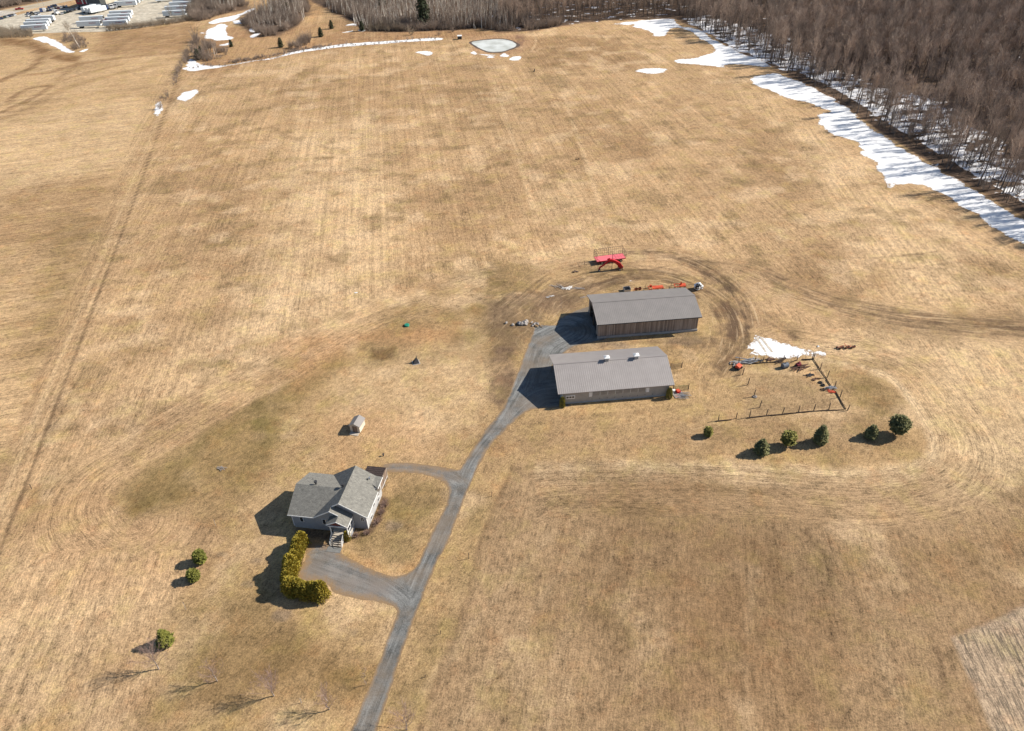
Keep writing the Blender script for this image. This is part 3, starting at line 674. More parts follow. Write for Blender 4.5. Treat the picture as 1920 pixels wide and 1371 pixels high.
set_attr(drv.data, 'damp', sstep((2.6-dline(vx[:, 0], vx[:, 1], smooth_pts(P_dk)))/2.2)*np.clip(vnoise(vx[:, 0], vx[:, 1], 5, 9)*3+.5, 0, 1), 'FLOAT')
LOT = [(-120,50),(0,33),(30,29),(50,23),(85,15),(104,8),(122,12),(140,15),(150,-8),(150,-40),(420,-60),(396,-4),(384,16),(358,36),(300,46),(250,54),(190,60),(135,61),(80,63),(40,64),(0,60),(-120,76)]
sheet('gravel_lot', ragged(ats(LOT), 5, .8, 9), .010, MT['lot'], 12.0)
ROAD = [(-160,55),(0,20),(40,12.5),(100,0.5),(140,-8),(300,-42),(330,-38),(150,-2),(110,6.5),(60,17),(0,31),(-160,68)]
sheet('road', ragged(ats(ROAD), 8, .1, 11, False), .014, MT['asphalt'], 14.0)
rp = [at(-150,62), at(0,25.5), at(50,14.8), at(105,3.4), at(145,-5)]
mb = MB()
for a, b_ in zip(rp[:-1], rp[1:]):
    d = (b_-a).normalized(); n_ = Vector((-d.y, d.x, 0))*.09
    for s in (-.2, .2):
        o_ = Vector((-d.y, d.x, 0))*s + Vector((0, 0, .018))
        mb.add([a-n_+o_, b_-n_+o_, b_+n_+o_, a+n_+o_], [(0, 1, 2, 3)])
tag(mb.build('road_marking', pm('yellow_line_paint', (.7,.5,.1), None, 2, .7)), kind='structure')
# snow
SNOW = [
 [(1146,45),(1200,39),(1240,35),(1262,37),(1275,49),(1300,53),(1320,60),(1345,79),(1372,90),(1400,103),(1425,111),(1446,124),(1430,125),(1392,122),(1362,122),(1355,127),(1330,124),(1300,121),(1264,117),(1264,113),(1300,109),(1325,102),(1343,95),(1338,89),(1325,79),(1310,71),(1297,61),(1285,54),(1265,52),(1253,57),(1246,66),(1228,68),(1216,58),(1205,55),(1190,51),(1187,46),(1170,47)],
 [(1410,150),(1427,141),(1460,138),(1480,146),(1500,152),(1530,168),(1562,187),(1590,206),(1620,229),(1645,249),(1700,282),(1760,319),(1820,354),(1880,390),(1920,413),(2000,452),(2010,500),(1960,480),(1920,459),(1890,440),(1850,415),(1800,385),(1765,362),(1740,350),(1715,347),(1680,348),(1671,354),(1660,345),(1650,322),(1640,302),(1618,288),(1620,280),(1605,266),(1580,256),(1558,249),(1540,236),(1534,216),(1555,213),(1547,206),(1520,194),(1480,184),(1440,170),(1422,161)],
 [(1192,134),(1206,129),(1230,128.5),(1252,129.5),(1240,137),(1214,138.5),(1203,136)],
 [(1397,655),(1404,646),(1415,635),(1421,629),(1445,635),(1475,644),(1490,649),(1512,655),(1545,663),(1525,666),(1506,666),(1492,670),(1478,673),(1455,671),(1430,668),(1410,668),(1402,664),(1408,657)],
 [(334,186),(340,176),(350,172),(369,168),(371,174),(362,182),(350,190),(341,189)],
 [(778,98),(795,96),(806,96.5),(812,100),(804,104),(793,102)],
 [(350,130),(353,113),(362,112),(378,121),(404,124),(422,122.5),(412,127),(380,131),(357,134)],
 [(384,71),(388,56),(399,52),(412,45),(425,47),(424,57),(427,66),(437,71),(428,75),(405,76),(396,73)],
 [(392,43),(402,37),(430,31),(452,25),(468,18),(478,15),(474,20),(452,30),(440,38),(418,42),(400,45)],
 [(410,85),(422,82),(432,80),(431,84),(418,86)], [(468,69),(476,64),(489,62),(483,67),(474,71)], [(436,40),(450,37),(462,33),(466,40),(455,44),(440,45)], [(467,55),(475,54),(478,60),(470,60)],
 [(62,73),(75,69),(88,69),(97,73),(104,76),(114,82),(125,88),(134,94),(141,98),(130,99),(118,97),(110,93),(100,87),(86,81),(72,77)], [(148,97),(158,93),(166,92),(158,97)],
 [(289,213),(291,196),(300,191),(305,200),(301,213),(294,218)],
 [(648,48),(657,45),(666,44.5),(669,48),(660,48)], [(671,57),(678,56),(686,56.5),(682,59),(674,59)], [(641,61.5),(652,59),(664,57),(655,60.5)],
 [(882,100),(888,96.5),(896,101),(890,102.5)], [(895,101.5),(915,102.5),(932,103.5),(915,104.5)], [(912,107.5),(920,105),(927,107.5),(918,109)], [(937,105),(946,100),(955,105.5),(945,107)], [(955,111),(962,106.5),(977,106),(973,112.5),(959,113.5)],
 [(1043,40),(1050,37),(1064,37),(1058,42),(1045,43)], [(907,40),(916,33),(924,29),(928,33),(920,38),(908,41)],
 [(1181,527),(1189,525),(1193,522.5),(1190,526),(1184,528.5)], [(375,62),(379,61),(386,62.5),(379,63)],
]
for i, sp in enumerate(SNOW):
    P = ats(sp); ext = max((a-b_).length for a in P for b_ in P)
    big = ext > 40
    sheet('snow', ragged(P, .3 if not big else .6, .2 if ext < 15 else (.5 if ext < 80 else 1.0), 20+i), .02, MT['snow'], .8 if ext < 12 else (1.5 if ext < 80 else 2.5), thick=.04, dome=.03 if ext < 40 else 0, edge_w=1.2)
# ribbon of snow in the ditch
top = [(350,126),(422,122),(470,114.5),(500,110.5),(520,106),(545,98),(575,92),(617,86),(664,81),(731,76.5),(790,72.5),(822,71.5)]
bot = [(830,72.8),(819,76),(760,79),(731,81.5),(664,86.5),(617,91),(575,97),(545,103),(520,108.5),(500,112.5),(470,116),(422,124.5),(352,131)]
sheet('snow', ragged(ats(top+bot), .6, .45, 77), .02, MT['snow'], 2.5, thick=.04, dome=.12)
POND = [(884,80),(893,77),(912,75),(934,74),(950,75),(962,79),(968,84),(966,88),(953,93),(940,97),(920,97.5),(905,93),(892,87)]
sheet('pond', ragged(ats(POND), 1.2, .25, 91), .012, MT['ice'], 3.0)
mud_m = pm('wet_pond_bank', (.13,.09,.065), (.07,.05,.04), .6, .9)
sheet('pond_bank', ragged(ats([(880,80),(893,76),(912,73.5),(936,72.5),(953,73.5),(966,78),(974,84),(970,89),(955,95),(941,99),(919,99.5),(903,95),(889,88.5)]), 1.2, .4, 92), .006, mud_m, 3.0)
# melt-water tracks through the snow by the pen
for a, b_ in (((1418,633),(1436,661)), ((1426,632),(1448,661))):
    P = [at(a[0]-2.0,a[1]), at(a[0]+2.0,a[1]), at(b_[0]+2.2,b_[1]), at(b_[0]-2.2,b_[1])]
    sheet('tyre_track', ragged(P, .4, .05, 5, False), .075, pm('muddy_snow', (.62,.56,.47), (.4,.33,.25), 1, .9), .6, thick=.1)

# ------------------------------------------------------------------ buildings
def siding(name, c1, c2, horizontal=True, pitch=.15, bump=.012):
    m, nt, p = new_mat(name); tc = N(nt, 'ShaderNodeTexCoord'); sp = N(nt, 'ShaderNodeSeparateXYZ'); nt.links.new(tc.outputs['Object'], sp.inputs[0])
    f = noise(nt, tc.outputs['Object'], 1.2, 4)
    if horizontal: line = math_(nt, 'FRACT', math_(nt, 'DIVIDE', sp.outputs[2], pitch))
    else: line = math_(nt, 'FRACT', math_(nt, 'DIVIDE', math_(nt, 'ADD', sp.outputs[0], sp.outputs[1]), pitch))
    k = maprange(nt, line, .86, 1.0, 1.0, .72)
    col = mix(nt, 1.0, ramp(nt, f, [(.3, c2), (.7, c1)]), k, 'MULTIPLY')
    nt.links.new(col, p.inputs['Base Color']); p.inputs['Roughness'].default_value = .7
    b = N(nt, 'ShaderNodeBump'); b.inputs['Distance'].default_value = bump; nt.links.new(line, b.inputs['Height']); nt.links.new(b.outputs[0], p.inputs['Normal'])
    return m
def boards(name, c1, c2, c3, pitch=.2):
    m, nt, p = new_mat(name); tc = N(nt, 'ShaderNodeTexCoord'); sp = N(nt, 'ShaderNodeSeparateXYZ'); nt.links.new(tc.outputs['Object'], sp.inputs[0])
    u = math_(nt, 'DIVIDE', math_(nt, 'ADD', sp.outputs[0], sp.outputs[1]), pitch)
    wn = N(nt, 'ShaderNodeTexWhiteNoise', noise_dimensions='1D'); nt.links.new(math_(nt, 'FLOOR', u), wn.inputs['W'])
    mp = N(nt, 'ShaderNodeMapping'); nt.links.new(tc.outputs['Object'], mp.inputs[0]); mp.inputs['Scale'].default_value = (3, 3, .25)
    f = math_(nt, 'ADD', math_(nt, 'MULTIPLY', noise(nt, mp.outputs[0], 1.5, 5), .6), math_(nt, 'MULTIPLY', wn.outputs['Value'], .4))
    col = ramp(nt, f, [(.28, c1), (.5, c2), (.72, c3)])
    fr = math_(nt, 'FRACT', u); col = mix(nt, 1.0, col, maprange(nt, fr, .88, 1.0, 1, .45), 'MULTIPLY')

    nt.links.new(col, p.inputs['Base Color']); p.inputs['Roughness'].default_value = .9
    return m
MT['barnside'] = siding('beige_grey_siding', (.40, .375, .335), (.33, .31, .28))
MT['barnwood'] = boards('weathered_barn_boards', (.17, .135, .11), (.27, .215, .175), (.38, .32, .27), .28)
MT['barnroof'] = pm('taupe_metal_roof', (.315, .285, .268), (.275, .248, .232), .5, .42, .0, spec=.5)
MT['barnroof_dark'] = pm('brown_grey_metal_roof', (.25, .228, .21), (.215, .197, .182), .5, .45, .0, spec=.5)
MT['curtain'] = siding('grey_vent_curtain', (.33, .31, .28), (.25, .235, .215), True, .35)
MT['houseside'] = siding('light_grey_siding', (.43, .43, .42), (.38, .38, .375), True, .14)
MT['houseshade'] = siding('shaded_grey_siding', (.33, .345, .36), (.29, .3, .32), True, .14)  # same grey siding with the front walls' bluish shade put into its colour
def shingle(name, c1, c2, c3):
    m, nt, p = new_mat(name); tc = N(nt, 'ShaderNodeTexCoord')
    br = N(nt, 'ShaderNodeTexBrick'); nt.links.new(tc.outputs['Object'], br.inputs[0]); br.inputs['Scale'].default_value = 1.0
    br.inputs['Brick Width'].default_value = .33; br.inputs['Row Height'].default_value = .15; br.inputs['Mortar Size'].default_value = .012
    br.inputs['Color1'].default_value = (*c1, 1); br.inputs['Color2'].default_value = (*c2, 1); br.inputs['Mortar'].default_value = (*c3, 1)
    f = noise(nt, tc.outputs['Object'], 1.6, 6, .75)
    col = mix(nt, 1.0, br.outputs['Color'], maprange(nt, f, .3, .7, .72, 1.28), 'MULTIPLY')
    nt.links.new(col, p.inputs['Base Color']); p.inputs['Roughness'].default_value = .95
    b = N(nt, 'ShaderNodeBump'); b.inputs['Distance'].default_value = .02; nt.links.new(f, b.inputs['Height']); nt.links.new(b.outputs[0], p.inputs['Normal'])
    return m
MT['shingle'] = shingle('grey_green_asphalt_shingles', (.225, .215, .185), (.165, .158, .138), (.1, .1, .095))
MT['darkroof'] = pm('dark_brown_ribbed_roof', (.07, .05, .043), (.045, .033, .03), 2, .6)
MT['brownpanel'] = boards('brown_plank_panel', (.1, .07, .05), (.2, .14, .1), (.27, .2, .15), .18)
MT['tread'] = pm('pale_wood_treads', (.5, .44, .36), (.38, .33, .27), 2, .8)
MT['inside'] = pm('dim_dirt_floor', (.12, .1, .085), (.08, .07, .06), 1, .95)

def barn(name, label, frame, L, W, he, hr, ge, gl, wallm, roofm, dark_open=False, found=.0):
    X0, Y0, a = frame
    t = thing(name, label, 'barn', (X0, Y0, 0), a)
    th = .12; ang = math.atan2(hr-he, W/2)
    r = MB()
    r.slab([(0,0,he),(L,0,he),(L,W/2,hr),(0,W/2,hr)], th)
    r.slab([(0,W/2,hr+.002),(L,W/2,hr+.002),(L,W,he+.002),(0,W,he+.002)], th)
    sl = (hr-he)/(W/2); n = int(L/.44)
    for i in range(n+1):
        x = .03 + i*(L-.06)/n
        for y0, y1, z0, z1 in ((.0, W/2-.12, he, hr-.12*sl), (W/2+.12, W, hr-.12*sl, he)):
            r.add([(x-.06,y0,z0+.004),(x+.06,y0,z0+.004),(x,y0,z0+.026),(x-.06,y1,z1+.004),(x+.06,y1,z1+.004),(x,y1,z1+.026)],
                  [(0,1,4,3),(1,2,5,4),(2,0,3,5),(0,2,1),(3,4,5)])
    rf = r.build('roof', roofm, t)
    c = MB(); c.slab([(-.03,W/2-.22,hr-.22*sl+.075),(L+.03,W/2-.22,hr-.22*sl+.075),(L+.03,W/2,hr+.08),(-.03,W/2,hr+.08)], .03)
    c.slab([(-.03,W/2,hr+.081),(L+.03,W/2,hr+.081),(L+.03,W/2+.22,hr-.22*sl+.076),(-.03,W/2+.22,hr-.22*sl+.076)], .03)
    c.build('ridge_cap', roofm, rf)
    return t, rf, r
# --- near barn
L1, W1, he1, hr1 = 25.0, 14.21, 3.06, 5.70
F1 = (9.516, 115.462, .0772)
b1, rf1, _ = barn('metal_roof_barn', 'long low beige barn with taupe ribbed metal roof and two white ridge vents', F1, L1, W1, he1, hr1, .24, 1.0, None, MT['barnroof'])
x0, x1, y0, y1 = 1.0, L1-1.0, .24, W1-.24
def zr(y): return he1-.14 + (hr1-he1)*(1-abs(y-W1/2)/(W1/2))
mb = MB()
mb.b2((x0,y0,.35),(x1,y0+.15,zr(y0)-.02)); mb.b2((x0,y1-.15,.35),(x1,y1,zr(y1)-.02))
for xx in (x0+.001, x1-.151):
    mb.slab([(xx,y0+.152,.35),(xx,y1-.152,.35),(xx,y1-.152,zr(y1-.152)-.02),(xx,W1/2,zr(W1/2)-.02),(xx,y0+.152,zr(y0+.152)-.02)], .15, dirn=(1,0,0))
mb.build('wall', MT['barnside'], b1)
mb = MB(); mb.b2((x0-.05,y0-.05,0),(x1+.05,y1+.05,.35)); mb.build('foundation', MT['concrete'], b1)
for (a, b_) in ((1.69, 3.68),):
    mb = MB(); mb.b2((a,y0-.06,1.32),(b_,y0-.003,2.25)); fr = mb.build('window', MT['white'], b1)
    for k in range(3):
        xa = a+.16+k*(b_-a-.2)/3
        g = MB(); g.b2((xa,y0-.075,1.55),(xa+.45,y0-.062,2.0)); g.build('pane', MT['glass'], fr)
for a in (6.64, 19.0):
    mb = MB(); mb.b2((a,y0-.07,1.5),(a+.65,y0-.003,2.72)); mb.build('vent_panel', MT['white'], b1)
for k in range(7):
    xa = 7.45+k*1.64
    mb = MB(); mb.b2((xa,y0-.05,1.75),(xa+1.58,y0-.003,2.62)); mb.build('curtain_panel', MT['curtain'], b1)
for k in range(8):
    mb = MB(); mb.b2((7.37+k*1.64,y0-.09,1.72),(7.43+k*1.64,y0-.003,2.66)); mb.build('curtain_post', MT['white'], b1)
for k in range(9):
    mb = MB(); mb.b2((7.3+k*1.64,y0-.10,.75),(7.42+k*1.64,y0-.003,.87)); mb.build('wall_fixing', MT['dark'], b1)
mb = MB()   # white sliding door and trims in the left gable
mb.b2((x0-.07,5.2,.02),(x0-.002,9.0,3.0)); d = mb.build('door', MT['white'], b1)
for yy in (5.35, 7.2, 8.8): 
    mb = MB(); mb.b2((x0-.10,yy-.05,.1),(x0-.072,yy+.05,2.9)); mb.build('door_brace', MT['dark'], d)
for yy in (y0, y1-.16):
    mb = MB(); mb.b2((x0-.06,yy,.35),(x0-.002,yy+.16,2.95)); mb.build('corner_trim', MT['white'], b1)
mb = MB(); mb.b2((-.03,-.06,he1-.16),(L1+.03,-.012,he1+.02)); mb.build('fascia', MT['barnroof'], b1)
for xx in (11.62, 18.13):
    zt = hr1+.05; yy = W1/2
    mb = MB(); mb.b2((xx-.42,yy-.42,hr1-.3),(xx+.42,yy+.42,hr1+.75)); v = mb.build('roof_vent', MT['steel'], b1, bevel=.02)
    mb = MB(); z = hr1+.80
    mb.add([(xx-.62,yy-.62,z),(xx+.62,yy-.62,z),(xx+.62,yy+.62,z),(xx-.62,yy+.62,z),(xx,yy,z+.32)], [(0,3,2,1),(0,1,4),(1,2,4),(2,3,4),(3,0,4)])
    mb.add([(xx-.62,yy-.62,z-.1),(xx+.62,yy-.62,z-.1),(xx+.62,yy+.62,z-.1),(xx-.62,yy+.62,z-.1),(xx-.62,yy-.62,z),(xx+.62,yy-.62,z),(xx+.62,yy+.62,z),(xx-.62,yy+.62,z)], [(0,1,5,4),(1,2,6,5),(2,3,7,6),(3,0,4,7),(0,3,2,1)])
    mb.build('vent_cap', MT['white'], v)
mb = MB(); mb.b2((x0+1.0,y0-.5,.01),(x0+3,y0-.08,.09)); 
# --- far barn (open left gable, board walls)
L2, W2, he2, hr2 = 25.25, 13.78, 4.58, 6.54
F2 = (20.4066, 138.736, .0807)
b2, rf2, _ = barn('board_barn', 'large barn of weathered vertical boards with brown-grey metal roof and open left gable', F2, L2, W2, he2, hr2, 1.05, .42, None, MT['barnroof_dark'])
x0, x1, y0, y1 = .45, L2-.42, 1.05, W2-1.05
def zr2(y): return he2-.14 + (hr2-he2)*(1-abs(y-W2/2)/(W2/2))
mb = MB()
mb.b2((x0,y0,.55),(x1,y0+.12,zr2(y0)-.02)); mb.b2((x0,y1-.12,.55),(x1,y1,zr2(y1)-.02))
mb.slab([(x1-.13,y0+.122,.55),(x1-.13,y1-.122,.55),(x1-.13,y1-.122,zr2(y1-.122)-.02),(x1-.13,W2/2,zr2(W2/2)-.02),(x1-.13,y0+.122,zr2(y0+.122)-.02)], .12, dirn=(1,0,0))
# left gable: cheek boards and gable boards above a wide opening
mb.b2((x0,y0+.122,.55),(x0+.12,y0+1.6,zr2(y0)-.1)); mb.b2((x0,y1-1.6,.55),(x0+.12,y1-.122,zr2(y1)-.1))
mb.slab([(x0,y0+1.602,4.0),(x0,y1-1.602,4.0),(x0,y1-1.602,zr2(y1-1.602)-.02),(x0,W2/2,zr2(W2/2)-.02),(x0,y0+1.602,zr2(y0+1.602)-.02)], .12, dirn=(1,0,0))
mb.build('wall', MT['barnwood'], b2)
mb = MB(); 
mb.b2((x0-.06,y0-.22,0),(x1+.06,y0+.18,.55)); mb.b2((x0-.06,y1-.18,0),(x1+.06,y1+.22,.55)); mb.b2((x1-.3,y0+.182,0),(x1+.06,y1-.182,.55))
mb.build('foundation', MT['concrete'], b2)
mb = MB(); mb.b2((x0+.2,y0+.2,.012),(x1-.32,y1-.2,.03)); mb.build('floor', MT['inside'], b2)
for yy in (y0+1.6, W2/2-.15, y1-1.9):
    mb = MB(); mb.b2((x0-.02,yy,0),(x0+.25,yy+.28,4.0)); mb.build('door_post', MT['greywood'] if yy < 4 else MT['wood'], b2)
for k in range(5):
    mb = MB(); xx = 4+k*4.4
    mb.b2((xx,y0+.3,3.9),(xx+.12,y1-.3,4.1)); mb.build('rafter_tie', MT['wood'], b2)
mb = MB(); mb.b2((-.03,-.06,he2-.18),(L2+.03,-.012,he2+.02)); mb.build('fascia', MT['dark'], b2)
mb = MB(); mb.slab([(-.05,0,he2+.03),(-.05,W2/2,hr2+.03),(-.05,W2/2,hr2-.2),(-.05,0,he2-.2)], .04, dirn=(1,0,0)); mb.slab([(-.05,W2/2,hr2+.03),(-.05,W2,he2+.03),(-.05,W2,he2-.2),(-.05,W2/2,hr2-.2)], .04, dirn=(1,0,0)); mb.build('barge_board', MT['barnroof'], b2)

# --- house
hs = thing('farmhouse', 'grey-sided farmhouse with crossing shingled gable roofs, front steps and dark-roofed rear porch', 'house', (-40.03, 83.92, 0), -.17)
T = .14
yo = .49
r = MB()
r.slab([(0,0,3.67),(4.69,0,3.67),(8.54,5.18,6.08),(0,5.18,6.08)], T)
r.slab([(0,5.182,6.081),(8.54,5.182,6.081),(4.69,10.37,3.67),(0,10.37,3.67)], T)
rA = r.build('roof', MT['shingle'], hs)
r = MB()
r.slab([(4.692,0,3.672),(8.0,0,5.74),(8.0,1.16,5.74),(9.44,1.16,6.64),(9.44,10.37,6.64),(4.692,10.37,3.672),(8.542,5.18,6.082)], T)
r.slab([(9.442,1.16,6.64),(14.18,1.16,3.67),(14.18,7.25,3.67),(12.9,8.75,4.47),(12.9,8.752,4.47),(12.9,10.37,4.47),(9.442,10.37,6.64)], T)
r.slab([(12.902,10.37,4.47),(12.902,8.2,4.47),(13.95,7.7,4.28),(14.18,7.5,4.3),(14.18,10.37,4.3)][::-1], T)
rB = r.build('roof', MT['shingle'], hs)
r = MB()
r.slab([(8.002,0,5.738),(9.55,0,4.83),(9.55,-1.39,4.83),(11.47,-1.39,3.70),(11.47,1.66,3.70),(8.002,1.66,5.738)], T)
r.slab([(9.548,-1.39,4.83),(9.548,.49,4.83),(7.6,.49,3.83),(7.6,-1.39,3.83)], T)
rP = r.build('porch_roof', MT['shingle'], hs)
# white fascia along rakes and eaves
mb = MB()
def rake(p, q, y, parent_mb, h=.2):
    parent_mb.slab([(p[0],y,p[1]+.02),(q[0],y,q[1]+.02),(q[0],y,q[1]-h),(p[0],y,p[1]-h)], .05, dirn=(0,1,0))
rake((4.69,3.67),(8.0,5.74),-.055,mb); rake((8.0,5.74),(9.50,4.84),-.056,mb)
rake((8.0,5.74),(9.44,6.64),1.104,mb); rake((9.44,6.64),(14.18,3.67),1.103,mb)
rake((7.6,3.83),(9.55,4.83),-1.446,mb,.16); rake((9.55,4.83),(11.47,3.70),-1.447,mb,.16)
mb.b2((0,-.056,3.49),(4.69,-.004,3.68)); mb.b2((11.472,-1.39,3.52),(11.52,1.1,3.71)); mb.b2((14.182,1.16,3.49),(14.24,7.3,3.68)); mb.b2((14.182,7.5,4.12),(14.24,10.37,4.31))
mb.build('fascia', MT['white'], hs)
def wallz(x):  # underside of roof along the front gable
    return None
# walls
mb = MB()
mb.b2((yo,yo,.5),(9.0,yo+.2,3.5))                       # wing A front
mb.slab([(4.9,yo,3.502),(8.0,yo,5.55),(9.6,yo,4.62),(9.6,yo,3.502)][::-1], .2, dirn=(0,1,0))
mb.build('wall', MT['houseshade'], hs)
mb = MB()
mb.slab([(yo,yo+.202,.5),(yo,9.88,.5),(yo,9.88,3.7),(yo,5.18,5.86),(yo,yo+.202,3.72)], .2, dirn=(1,0,0))
mb.b2((yo+.202,9.68,.5),(5.18,9.88,3.6))
mb.slab([(5.182,9.68,.5),(13.69,9.68,.5),(13.69,9.68,3.82),(9.44,9.68,6.45),(5.182,9.68,3.8)], .2, dirn=(0,1,0))
mb.build('wall', MT['houseside'], hs)
mb = MB()
mb.slab([(9.1,1.65,.5),(13.69,1.65,.5),(13.69,1.65,3.8),(9.44,1.65,6.45),(8.2,1.65,5.66),(8.2,1.65,.5)], .2, dirn=(0,1,0))
mb.build('wall', MT['houseshade'], hs)
mb = MB()
mb.slab([(13.69,1.852,.5),(13.69,9.678,.5),(13.69,9.678,4.15),(13.69,7.6,4.15),(13.69,7.4,3.75),(13.69,1.852,3.75)], .2, dirn=(-1,0,0))
mb.build('wall', MT['houseside'], hs)
mb = MB(); mb.b2((yo+.04,yo+.04,0),(9.0,9.84,.5)); mb.b2((8.25,1.7,0),(13.65,9.83,.498)); mb.build('foundation', MT['concrete'], hs)
# corner boards
for (cx, cy) in ((13.70, 1.64), (yo, yo-.01)):
    mb = MB(); mb.b2((cx-.1,cy-.03,.45),(cx+.04,cy+.12,3.6)); mb.build('corner_board', MT['white'], hs)
def win(p, q, parent, axis='y', off=0.0, mull=0):
    mb = MB(); f = .09
    if axis == 'y':
        y = off; mb.b2((p[0]-f,y-.06,p[1]-f),(q[0]+f,y-.003,q[1]+f)); w_ = mb.build('window', MT['white'], parent)
        g = MB(); g.b2((p[0],y-.075,p[1]),(q[0],y-.061,q[1])); g.build('pane', MT['glass'], w_)
        if mull:
            g = MB(); c = (p[0]+q[0])/2; g.b2((c-.03,y-.09,p[1]),(c+.03,y-.076,q[1])); g.build('mullion', MT['white'], w_)
    else:
        x = off; mb.b2((x+.003,p[0]-f,p[1]-f),(x+.06,q[0]+f,q[1]+f)); w_ = mb.build('window', MT['white'], parent)
        g = MB(); g.b2((x+.061,p[0],p[1]),(x+.075,q[0],q[1])); g.build('pane', MT['glass'], w_)
        if mull:
            for k in range(1, mull+1):
                g = MB(); c = p[0]+(q[0]-p[0])*k/(mull+1); g.b2((x+.076,c-.03,p[1]),(x+.09,c+.03,q[1])); g.build('mullion', MT['white'], w_)
    return w_
win((1.9,1.78),(2.45,2.85),hs,'y',yo); win((6.1,1.75),(6.6,2.9),hs,'y',yo)
win((12.72,2.2),(13.2,3.05),hs,'y',1.65,1)
win((7.75,1.9),(9.45,3.75),hs,'x',13.69,2); win((7.6,.75),(8.3,1.4),hs,'x',13.69,1); win((3.4,.65),(4.1,1.25),hs,'x',13.69,1); win((5.2,1.9),(5.9,2.9),hs,'x',13.69)
mb = MB(); mb.b2((8.75,yo-.05,1.2),(9.75,yo-.003,3.25)); d = mb.build('front_door', MT['white'], hs)
mb = MB(); mb.b2((8.95,yo-.065,2.1),(9.55,yo-.051,3.05)); mb.build('door_glass', MT['glass'], d)
# entrance porch: deck, posts, rails, stair
mb = MB(); mb.b2((8.05,-1.25,1.0),(11.35,.48,1.15)); mb.b2((9.2,.482,1.0),(11.35,1.64,1.15)); mb.build('porch_deck', MT['tread'], hs)
mb = MB(); mb.b2((8.15,-1.2,0),(11.25,1.6,.99)); mb.build('porch_skirt', MT['houseshade'], hs)
for (px_, py_) in ((8.15,-1.17),(11.2,-1.17),(11.2,.2),(11.2,1.5)):
    mb = MB(); mb.b2((px_-.07,py_-.07,1.15),(px_+.07,py_+.07,3.6)); mb.build('porch_post', MT['white'], hs)
mb = MB(); mb.b2((11.16,-1.1,3.3),(11.26,1.5,3.5)); mb.b2((11.16,-1.1,2.0),(11.26,1.5,2.08)); mb.b2((11.16,-1.1,1.2),(11.26,1.5,1.28))
for k in range(9): mb.b2((11.19,-1.0+k*.3,1.28),(11.23,-.96+k*.3,2.0))
mb.build('railing', MT['white'], hs)
mb = MB(); mb.b2((7.9,-1.40,3.45),(11.3,-1.30,3.6)); mb.build('porch_beam', MT['white'], hs)
mb = MB(); mb.slab([(8.0,-1.28,3.72),(9.55,-1.28,4.6),(11.1,-1.28,3.72)], .04, dirn=(0,1,0)); mb.build('porch_gable_panel', pm('dark_red_boards', (.16,.045,.035), None, 2, .8), hs)
st = MB()
for k in range(5):
    y = -1.27-k*.30; z = .96-k*.19
    st.b2((8.25,y-.29,z-.05),(10.3,y-.02,z))
st.build('stair_treads', MT['tread'], hs)
for x in (8.2, 10.28):
    mb = MB(); mb.slab([(x,-1.27,.95),(x,-2.85,-.02),(x,-2.55,-.02),(x,-1.27,.72)], .06, dirn=(1,0,0)); mb.build('stair_stringer', MT['white'], hs)
mb = MB(); mb.b2((7.9,-4.0,.0),(10.4,-2.9,.05)); mb.build('step_slab', pm('grey_paving', (.2,.2,.19), None, 2, .9), hs)
for x in (8.23, 10.33):
    mb = MB(); mb.tube((x,-1.25,2.0),(x,-2.75,1.0),.04); mb.tube((x,-1.25,1.5),(x,-2.75,.5),.03)
    for k in range(4): mb.tube((x,-1.25-k*.5,1.05-k*.32),(x,-1.25-k*.5,2.0-k*.333),.03)
    mb.build('stair_rail', MT['white'], hs)
# roof vents and pipe
for (x, y, z, n_) in ((3.55,5.7,5.85,'roof_vent'),(8.75,5.45,6.1,'roof_vent')):
    mb = MB(); mb.tube((x,y,z-.3),(x,y,z+.55),.16,n=10); mb.tube((x,y,z+.55),(x,y,z+.78),.30,.30,n=10); mb.build(n_, MT['dark'], hs)
mb = MB(); mb.tube((2.04,7.6,4.7),(2.04,7.6,5.25),.05); mb.build('vent_pipe', MT['dark'], hs)
mb = MB(); mb.tube((12.3,8.9,4.6),(12.3,8.9,5.4),.03); mb.tube((12.3,8.9,5.3),(12.15,8.75,5.45),.28,.05,n=12); mb.build('dish_aerial', MT['steel'], hs)
# rear porch with ribbed dark roof
mb = MB(); mb.slab([(9.9,10.4,3.35),(13.55,10.4,3.35),(13.55,14.1,2.9),(9.9,14.1,2.9)], .08)
for k in range(13): 
    x = 9.95+k*.295; mb.slab([(x-.03,10.4,3.40),(x+.03,10.4,3.40),(x+.03,14.1,2.95),(x-.03,14.1,2.95)], .05)
for k in range(7):
    y = 10.6+k*.55; z = 3.352-(y-10.4)*.1216; mb.b2((9.9,y-.02,z+.02),(13.55,y+.02,z+.055))
g = mb.build('rear_porch_roof', MT['darkroof'], hs)
mb = MB(); mb.b2((9.95,9.9,.6),(13.5,14.0,.75)); mb.build('rear_deck', MT['brownpanel'], hs)
mb = MB(); mb.b2((13.44,10.1,.75),(13.5,14.0,2.78)); mb.b2((9.95,13.94,.75),(13.43,14.0,2.7)); mb.build('rear_porch_panel', MT['brownpanel'], hs)
for (x, y) in ((13.53,10.2),(13.53,12.1),(13.53,13.98),(9.95,13.98)):
    mb = MB(); mb.b2((x-.06,y-.06,0),(x+.06,y+.06,2.85)); mb.build('porch_post', MT['tread'], hs)
for (x0_, y0_, x1_, y1_) in ((13.6,10.5,13.66,13.8),):
    mb = MB(); mb.b2((x0_,y0_,1.0),(x1_,y1_,1.06)); mb.build('deck_rail', MT['white'], hs)

